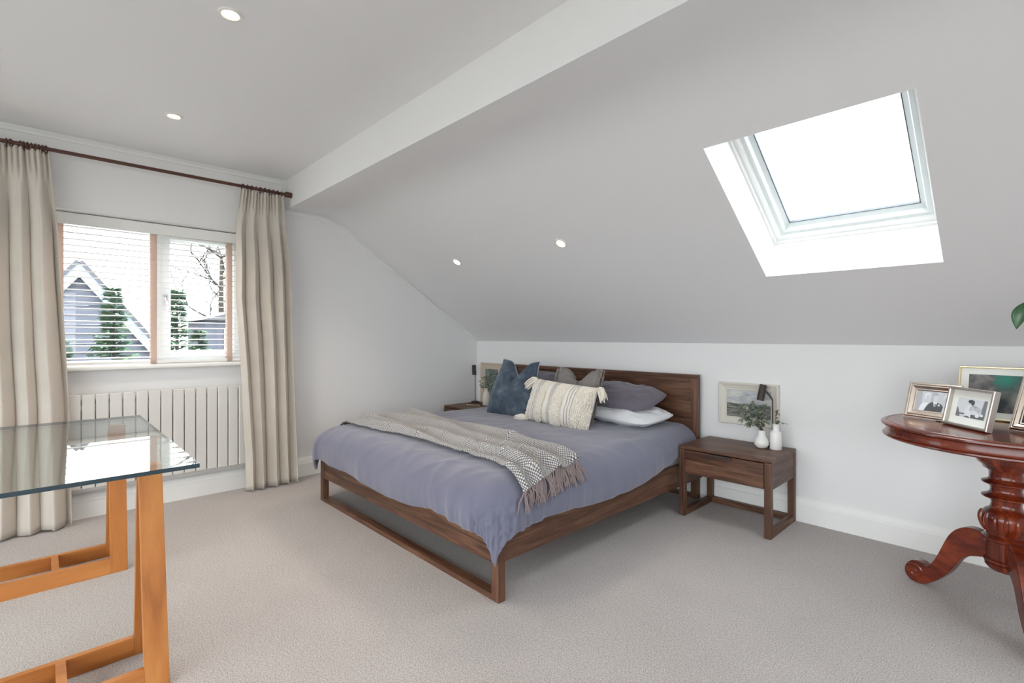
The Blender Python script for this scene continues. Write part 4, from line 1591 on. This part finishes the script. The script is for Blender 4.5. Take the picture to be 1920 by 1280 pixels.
three = [(0.62, RECT), (0.50, [(0.45, 0), (0.6, 0), (0.6, 1), (0.45, 1)]), (0.45, [(0, 0), (0.2, 0), (0.16, 1), (0, 1)]),
         (0.80, [(0.12, 0), (0.16, 0.28), (0.25, 0.42), (0.36, 0.42), (0.42, 0.25), (0.42, 0)]),
         (0.78, ell(0.33, 0.74, 0.085, 0.20)), (0.62, ell(0.345, 0.66, 0.058, 0.16)),
         (0.10, [(0.28, 0), (0.36, 0.30), (0.46, 0.46), (0.62, 0.48), (0.76, 0.40), (0.86, 0.2), (0.86, 0)]),
         (0.82, [(0.52, 0.50), (0.56, 0.26), (0.60, 0.22), (0.65, 0.50)]), (0.12, [(0.57, 0.40), (0.585, 0.20), (0.605, 0.20), (0.61, 0.40)]),
         (0.68, ell(0.58, 0.68, 0.065, 0.20)), (0.45, ell(0.575, 0.87, 0.07, 0.07)), (0.72, [(0.80, 0), (0.84, 0.34), (0.93, 0.40), (1, 0.3), (1, 0)]),
         (0.74, ell(0.88, 0.68, 0.085, 0.19)), (0.60, ell(0.875, 0.60, 0.06, 0.15)), (0.75, ell(0.70, 0.34, 0.03, 0.05))]
standing_frame('beaded_photo_frame', 'silver beaded frame with three smiling people, leftmost on the round table', (4.043, -0.545, TZ), -25, 16, 0.226, 0.176,
               [(0, 0), (0, 0.012), (0.008, 0.016), (0.012, 0.013), (0.016, 0.016), (0.030, 0.007), (0.034, 0.009), (0.039, 0.006), (0.039, 0)], 'silverwarm', 0.039, three, 0, 'silver')
hug = [(0.66, RECT), (0.20, [(0, 0), (0.16, 0), (0.13, 0.18), (0.05, 0.45), (0, 0.5)]), (0.10, [(0.1, 0.14), (0.36, 0.14), (0.36, 0.20), (0.1, 0.2)]), (0.22, [(0.88, 0), (1, 0), (1, 1), (0.90, 1), (0.86, 0.5)]),
       (0.14, [(0.3, 0), (0.95, 0), (0.95, 0.16), (0.62, 0.22), (0.4, 0.12)]),
       (0.74, [(0.30, 0.10), (0.31, 0.45), (0.38, 0.66), (0.50, 0.66), (0.58, 0.40), (0.52, 0.06)]), (0.62, ell(0.44, 0.78, 0.065, 0.12)), (0.07, ell(0.475, 0.86, 0.115, 0.10, rot=-0.3)),
       (0.10, ell(0.53, 0.79, 0.06, 0.12)), (0.34, ell(0.62, 0.48, 0.16, 0.17)), (0.56, ell(0.56, 0.50, 0.08, 0.10)), (0.50, ell(0.74, 0.47, 0.10, 0.13)), (0.70, ell(0.62, 0.30, 0.14, 0.12)),
       (0.78, ell(0.46, 0.22, 0.045, 0.22, rot=0.35)), (0.80, ell(0.76, 0.17, 0.07, 0.10)), (0.78, ell(0.90, 0.22, 0.06, 0.07))]
standing_frame('silver_photo_frame', 'plain silver frame with white mount and a hugging pair, on the round table', (4.212, -0.662, TZ), -49, 12, 0.245, 0.176,
               [(0, 0), (0, 0.024), (0.003, 0.026), (0.010, 0.026), (0.012, 0.022), (0.012, 0)], 'silver', 0.012, hug, 0.034)
M['abst_green'] = newmat('print_teal', (0.03, 0.20, 0.15), 0.4)
m = newmat('print_brown_grey', (0.13, 0.12, 0.12), 0.4)
a = noise_tex(m, coords(m), 22, 4, 0.6, 0.5)
setc(m, ramp(m, a, [(0.3, (0.07, 0.065, 0.07)), (0.5, (0.14, 0.13, 0.13)), (0.7, (0.24, 0.23, 0.22))]))
M['abst_grey'] = m
M['abst_dark'] = newmat('print_slate', (0.035, 0.05, 0.06), 0.4)
M['abst_pale'] = newmat('print_sage', (0.24, 0.26, 0.22), 0.4)
M['abst_green2'] = newmat('print_grey_green', (0.06, 0.13, 0.11), 0.4)
m = newmat('print_abstract_landscape', (0.2, 0.2, 0.2), 0.35)
n, l, b = NT(m)
v = coords(m)
n1 = noise_tex(m, v, 16, 4, 0.6, 0.6)
base = ramp(m, n1, [(0.32, (0.05, 0.048, 0.052)), (0.5, (0.13, 0.12, 0.12)), (0.68, (0.25, 0.24, 0.23))])


def blob(px, pz, rx, rz, col, under):
    mp_ = n.new('ShaderNodeMapping')
    mp_.inputs['Location'].default_value = (-px / rx, 0, -pz / rz)
    mp_.inputs['Scale'].default_value = (1 / rx, 0, 1 / rz)
    l.new(v, mp_.inputs[0])
    ln_ = n.new('ShaderNodeVectorMath')
    ln_.operation = 'LENGTH'
    l.new(mp_.outputs[0], ln_.inputs[0])
    d_ = mathn(m, 'ADD', ln_.outputs['Value'], mathn(m, 'MULTIPLY', n1, 1.3))
    k_ = ramp(m, mathn(m, 'MULTIPLY', d_, 0.4), [(0.9 * 0.4, (1, 1, 1)), (1.6 * 0.4, (0, 0, 0))])
    return mixc(m, k_, under, col)


n2 = noise_tex(m, v, 9, 2)
cc = blob(0.02, 0.19, 0.09, 0.10, (0.05, 0.12, 0.10), base)
cc = blob(0.00, 0.205, 0.055, 0.05, (0.02, 0.22, 0.155), cc)
cc = blob(-0.03, 0.08, 0.07, 0.06, (0.03, 0.045, 0.055), cc)
cc = blob(0.05, 0.10, 0.04, 0.06, (0.30, 0.31, 0.26), cc)
setc(m, cc)
M['abstract'] = m
abst = [('abstract', RECT)]
standing_frame('gold_photo_frame', 'large thin gold frame with a dark abstract print at the back of the round table', (4.225, -0.372, TZ), -9, 13, 0.345, 0.262,
               [(0, 0), (0, 0.014), (0.002, 0.016), (0.007, 0.015), (0.009, 0.010), (0.009, 0)], 'gold', 0.009, abst, 0.030)
dark = [(0.30, RECT), ('abst_dark', [(0.0, 0), (0.9, 0), (0.9, 0.7), (0.2, 0.8), (0, 0.6)]), (0.5, ell(0.6, 0.6, 0.2, 0.25))]
standing_frame('beaded_photo_frame', 'silver beaded frame cut off by the right edge of the picture', (4.425, -0.685, TZ), -38, 18, 0.20, 0.25,
               [(0, 0), (0, 0.012), (0.008, 0.016), (0.012, 0.013), (0.016, 0.016), (0.028, 0.007), (0.032, 0.009), (0.036, 0.006), (0.036, 0)], 'silverwarm', 0.036, dark, 0, 'silver')

# potted plant on the round table, only a leaf reaches into view
pp = thing('potted_plant', 'potted plant whose glossy green leaf tip shows at the right edge', 'plant', (4.665, -0.505, TZ + 0.0005))
MB().lathe([(0.0, 0.0), (0.055, 0.0), (0.06, 0.005), (0.078, 0.13), (0.08, 0.14), (0.072, 0.14), (0.07, 0.12), (0.0, 0.118)], 32, caps=False).build('pot', 'ceramic', pp, smooth=True, angle=50)
random.seed(3)
mb = MB()
MB().tube([(-0.01, 0, 0.118), (-0.05, -0.04, 0.42), (-0.12, -0.06, 0.575), (-0.175, -0.075, 0.570)], [0.004, 0.0035, 0.003, 0.002], 7).build('stalk', 'plant', pp, smooth=True)
leaf_blade(mb, (-0.175, -0.075, 0.570), (-0.04, -0.05, -0.085), 0.13, 0.085, 0, 0.2)
o = mb.build('leaf', 'plant', pp, smooth=True, sub=2)
o.modifiers.new('thick', 'SOLIDIFY').thickness = 0.0012
spec_ = [((0.12, 0.1, 0.42), 0.16), ((0.02, -0.18, 0.45), 0.17), ((0.18, -0.08, 0.38), 0.15), ((-0.05, 0.16, 0.40), 0.15), ((-0.02, -0.05, 0.50), 0.16)]
for tp, ln in spec_:
    tp = Vector(tp)
    base = Vector((tp.x * 0.1, tp.y * 0.1, 0.118))
    knee = Vector((tp.x * 0.45, tp.y * 0.45, tp.z + 0.04))
    MB().tube([base, base.lerp(knee, 0.5) + Vector((0, 0, 0.04)), knee], [0.004, 0.0035, 0.002], 7).build('stalk', 'plant', pp, smooth=True)
    mb = MB()
    dr_ = tp - knee
    leaf_blade(mb, knee, Vector((dr_.x, dr_.y, 0.03)), dr_.length, 0.085, 0, 0.42)
    o = mb.build('leaf', 'plant', pp, smooth=True, sub=2)
    q = o.modifiers.new('thick', 'SOLIDIFY')
    q.thickness = 0.0012

# ------------------------------------------------------------------ outside the window
M['cladding'] = newmat('blue_grey_cladding', (0.075, 0.083, 0.110), 0.7)
M['barge'] = newmat('white_bargeboard', (0.24, 0.28, 0.34), 0.6)
M['rooftile'] = newmat('grey_roof_tile', (0.08, 0.08, 0.092), 0.8)
m = newmat('conifer_green', (0.06, 0.13, 0.07), 0.8)
a = noise_tex(m, coords(m), 3.0, 3)
setc(m, ramp(m, a, [(0.3, (0.035, 0.085, 0.065)), (0.5, (0.055, 0.12, 0.065)), (0.7, (0.11, 0.17, 0.07))]))
M['conifer'] = m
M['bark'] = newmat('grey_brown_bark', (0.04, 0.035, 0.03), 0.9)
m = newmat('winter_grass', (0.12, 0.17, 0.07), 0.95)
setc(m, ramp(m, noise_tex(m, coords(m), 1.5, 4), [(0.3, (0.085, 0.085, 0.065)), (0.7, (0.14, 0.135, 0.11))]))
M['grass'] = m
GZ0 = -4.2
gnd = MB().poly([(-90, -90, GZ0), (60, -90, GZ0), (60, 90, GZ0), (-90, 90, GZ0)])
struct('ground', gnd, 'grass')

hs = thing('neighbour_house', 'grey clad gabled house with white bargeboards seen through the window', 'house', (-12.0, -3.066, GZ0))
AP = 3.108 - GZ0
EV = 0.2 - GZ0
slp = (3.108 - 1.26) / (3.066 - 1.687)
HW = (AP - EV) / slp
DEP = 7.0
nb_ = int((AP - 0.15) / 0.24) + 1
for k in range(nb_):
    z0_, z1_ = k * 0.24, k * 0.24 + 0.235
    h0, h1 = min(HW - 0.25, (AP - 0.15 - z0_) / slp), min(HW - 0.25, (AP - 0.15 - z1_) / slp)
    h0, h1 = max(h0, 0.02), max(h1, 0.002)
    MB().hexa([(-0.06, -h0, z0_), (0.03, -h0, z0_), (0.03, h0, z0_), (-0.06, h0, z0_)], [(-0.06, -h1, z1_), (0.0, -h1, z1_), (0.0, h1, z1_), (-0.06, h1, z1_)]).build('cladding_board', 'cladding', hs)
for s_ in (-1, 1):
    nrm = Vector((0, s_ * slp, 1)).normalized()
    a_, b2 = Vector((0, 0, AP)), Vector((0, s_ * HW, EV))
    dn = Vector((0, 0, -0.36))
    MB().hexa([a_ + dn + Vector((0.02, 0, 0)), a_ + dn + Vector((0.16, 0, 0)), b2 + dn + Vector((0.16, 0, 0)), b2 + dn + Vector((0.02, 0, 0))],
              [a_ + Vector((0.02, 0, 0)), a_ + Vector((0.16, 0, 0)), b2 + Vector((0.16, 0, 0)), b2 + Vector((0.02, 0, 0))]).build('bargeboard', 'barge', hs)
    up_ = nrm * 0.08
    MB().hexa([a_ + Vector((-DEP, 0, 0)), a_ + Vector((0.2, 0, 0)), b2 + Vector((0.2, 0, 0)), b2 + Vector((-DEP, 0, 0))],
              [a_ + Vector((-DEP, 0, 0)) + up_, a_ + Vector((0.2, 0, 0)) + up_, b2 + Vector((0.2, 0, 0)) + up_, b2 + Vector((-DEP, 0, 0)) + up_]).build('roof_slope', 'rooftile', hs)
    MB().box(-DEP, -0.06, s_ * (HW - 0.3) - 0.05, s_ * (HW - 0.3) + 0.05, 0, EV + 0.2).build('side_wall', 'cladding', hs)

gr = thing('garden_outbuilding', 'low grey building beyond the right hand pane of the window', 'building', (-13.0, 0.75, GZ0))
MB().box(-2.5, 0, -0.85, 1.6, 0, 1.75 - GZ0).build('wall', 'cladding', gr)
MB().hexa([(-2.7, -1.0, 1.75 - GZ0), (0.15, -1.0, 1.75 - GZ0), (0.15, 1.75, 1.75 - GZ0), (-2.7, 1.75, 1.75 - GZ0)],
          [(-2.7, 0.3, 2.15 - GZ0), (0.15, 0.3, 2.15 - GZ0), (0.15, 0.45, 2.15 - GZ0), (-2.7, 0.45, 2.15 - GZ0)]).build('roof', 'rooftile', gr)
wn = MB().box(0.0, 0.04, -0.35, 0.25, 0.6 - GZ0, 1.5 - GZ0).build('window', 'barge', gr)
MB().box(0.035, 0.05, -0.29, 0.19, 0.66 - GZ0, 1.44 - GZ0).build('pane', 'glassedge', wn)


def conifer(loc, H, Rb, seed, label, zstart=0.5):
    random.seed(seed)
    t_ = thing('conifer_tree', label, 'tree', loc, (0, 0, 0), 'conifers outside the window')
    MB().tube([(0, 0, 0), (0.03, 0, H * 0.5), (0, 0, H * 0.97)], [0.11, 0.07, 0.01], 8).build('trunk', 'bark', t_, smooth=True)
    mb_ = MB()
    for k in range(int(H * 62)):
        f_ = random.random() ** 0.8
        z = lerp(zstart, H * 0.985, f_)
        rr = Rb * (1 - f_) ** 0.9 + 0.05
        a_ = random.uniform(0, 2 * PI)
        L_ = rr * random.uniform(0.55, 1.12)
        d_ = Vector((math.cos(a_), math.sin(a_), random.uniform(-0.05, 0.45)))
        sd = Vector((-math.sin(a_), math.cos(a_), 0))
        p0 = Vector((0, 0, z))
        ntw = max(5, int(L_ * 16))
        mb_.tube([p0, p0 + d_ * L_ * 0.6, p0 + d_ * L_ + Vector((0, 0, -0.06 * L_))], [0.012, 0.008, 0.003], 3, caps=False)
        for q_ in range(ntw):
            g = (q_ + 0.5) / ntw
            c2 = p0 + d_ * L_ * g + Vector((0, 0, -0.06 * L_ * g * g))
            w_2 = 0.17 * (1.15 - g * 0.75) + 0.03
            for s_ in (-1, 1):
                e_ = c2 + (sd * s_ * 0.8 + d_ * 0.6) * w_2 * random.uniform(0.7, 1.2) + Vector((0, 0, random.uniform(-0.06, 0.05)))
                nn_ = (e_ - c2).cross(Vector((0, 0, 1))).normalized() * 0.03
                mb_.add([c2, c2.lerp(e_, 0.5) + nn_, e_, c2.lerp(e_, 0.5) - nn_ + Vector((0, 0, 0.02))], [(0, 1, 2, 3)])
    o_ = mb_.build('foliage', 'conifer', t_)
    o_['kind'] = 'stuff'


conifer((-8.6, -2.66, GZ0), 6.55, 1.25, 1, 'conifer in front of the gabled house, middle of the left pane')
conifer((-7.6, -1.73, GZ0), 6.45, 1.1, 2, 'slender conifer beside the window mullion')
conifer((-9.0, -3.45, GZ0), 5.45, 1.3, 3, 'lower conifer at the left edge of the left pane')
conifer((-9.6, -0.95, GZ0), 5.65, 1.5, 4, 'lower conifer in the right hand pane')

random.seed(14)
bt = thing('bare_tree', 'leafless tree with fine branches in the right hand pane', 'tree', (-20.0, 1.80, GZ0))
bt.scale = (1.5, 1.5, 1.5)
mbt, mbb = MB(), MB()
mbt.tube([(0, 0, 0), (0.05, 0.03, 2.2), (0.0, 0.1, 4.2), (-0.05, 0.12, 6.0)], [0.14, 0.11, 0.08, 0.04], 8)


def branch(p, d_, L_, r, depth):
    pts = [p]
    q_ = p.copy()
    dd = d_.copy()
    for k in range(4):
        dd = (dd + Vector((random.uniform(-.3, .3), random.uniform(-.3, .3), random.uniform(-.12, .22)))).normalized()
        q_ = q_ + dd * L_ / 4
        pts.append(q_.copy())
    mbb.tube(pts, [r * (1 - 0.18 * k) for k in range(5)], 4, caps=False)
    if depth > 0:
        for k in range(4):
            b2 = pts[random.choice((1, 2, 3, 4))]
            nd = (dd + Vector((random.uniform(-1, 1), random.uniform(-1, 1), random.uniform(-.5, .7)))).normalized()
            branch(b2, nd, L_ * 0.62, r * 0.55, depth - 1)


for k in range(15):
    z = random.uniform(3.8, 6.0)
    a_ = random.uniform(0, 2 * PI)
    branch(Vector((0, 0.1, z)), Vector((math.cos(a_), math.sin(a_), 0.55)).normalized(), random.uniform(0.9, 1.5), 0.034, 3)
mbt.build('trunk', 'bark', bt, smooth=True)
o = mbb.build('branches', 'bark', bt)
o['kind'] = 'stuff'
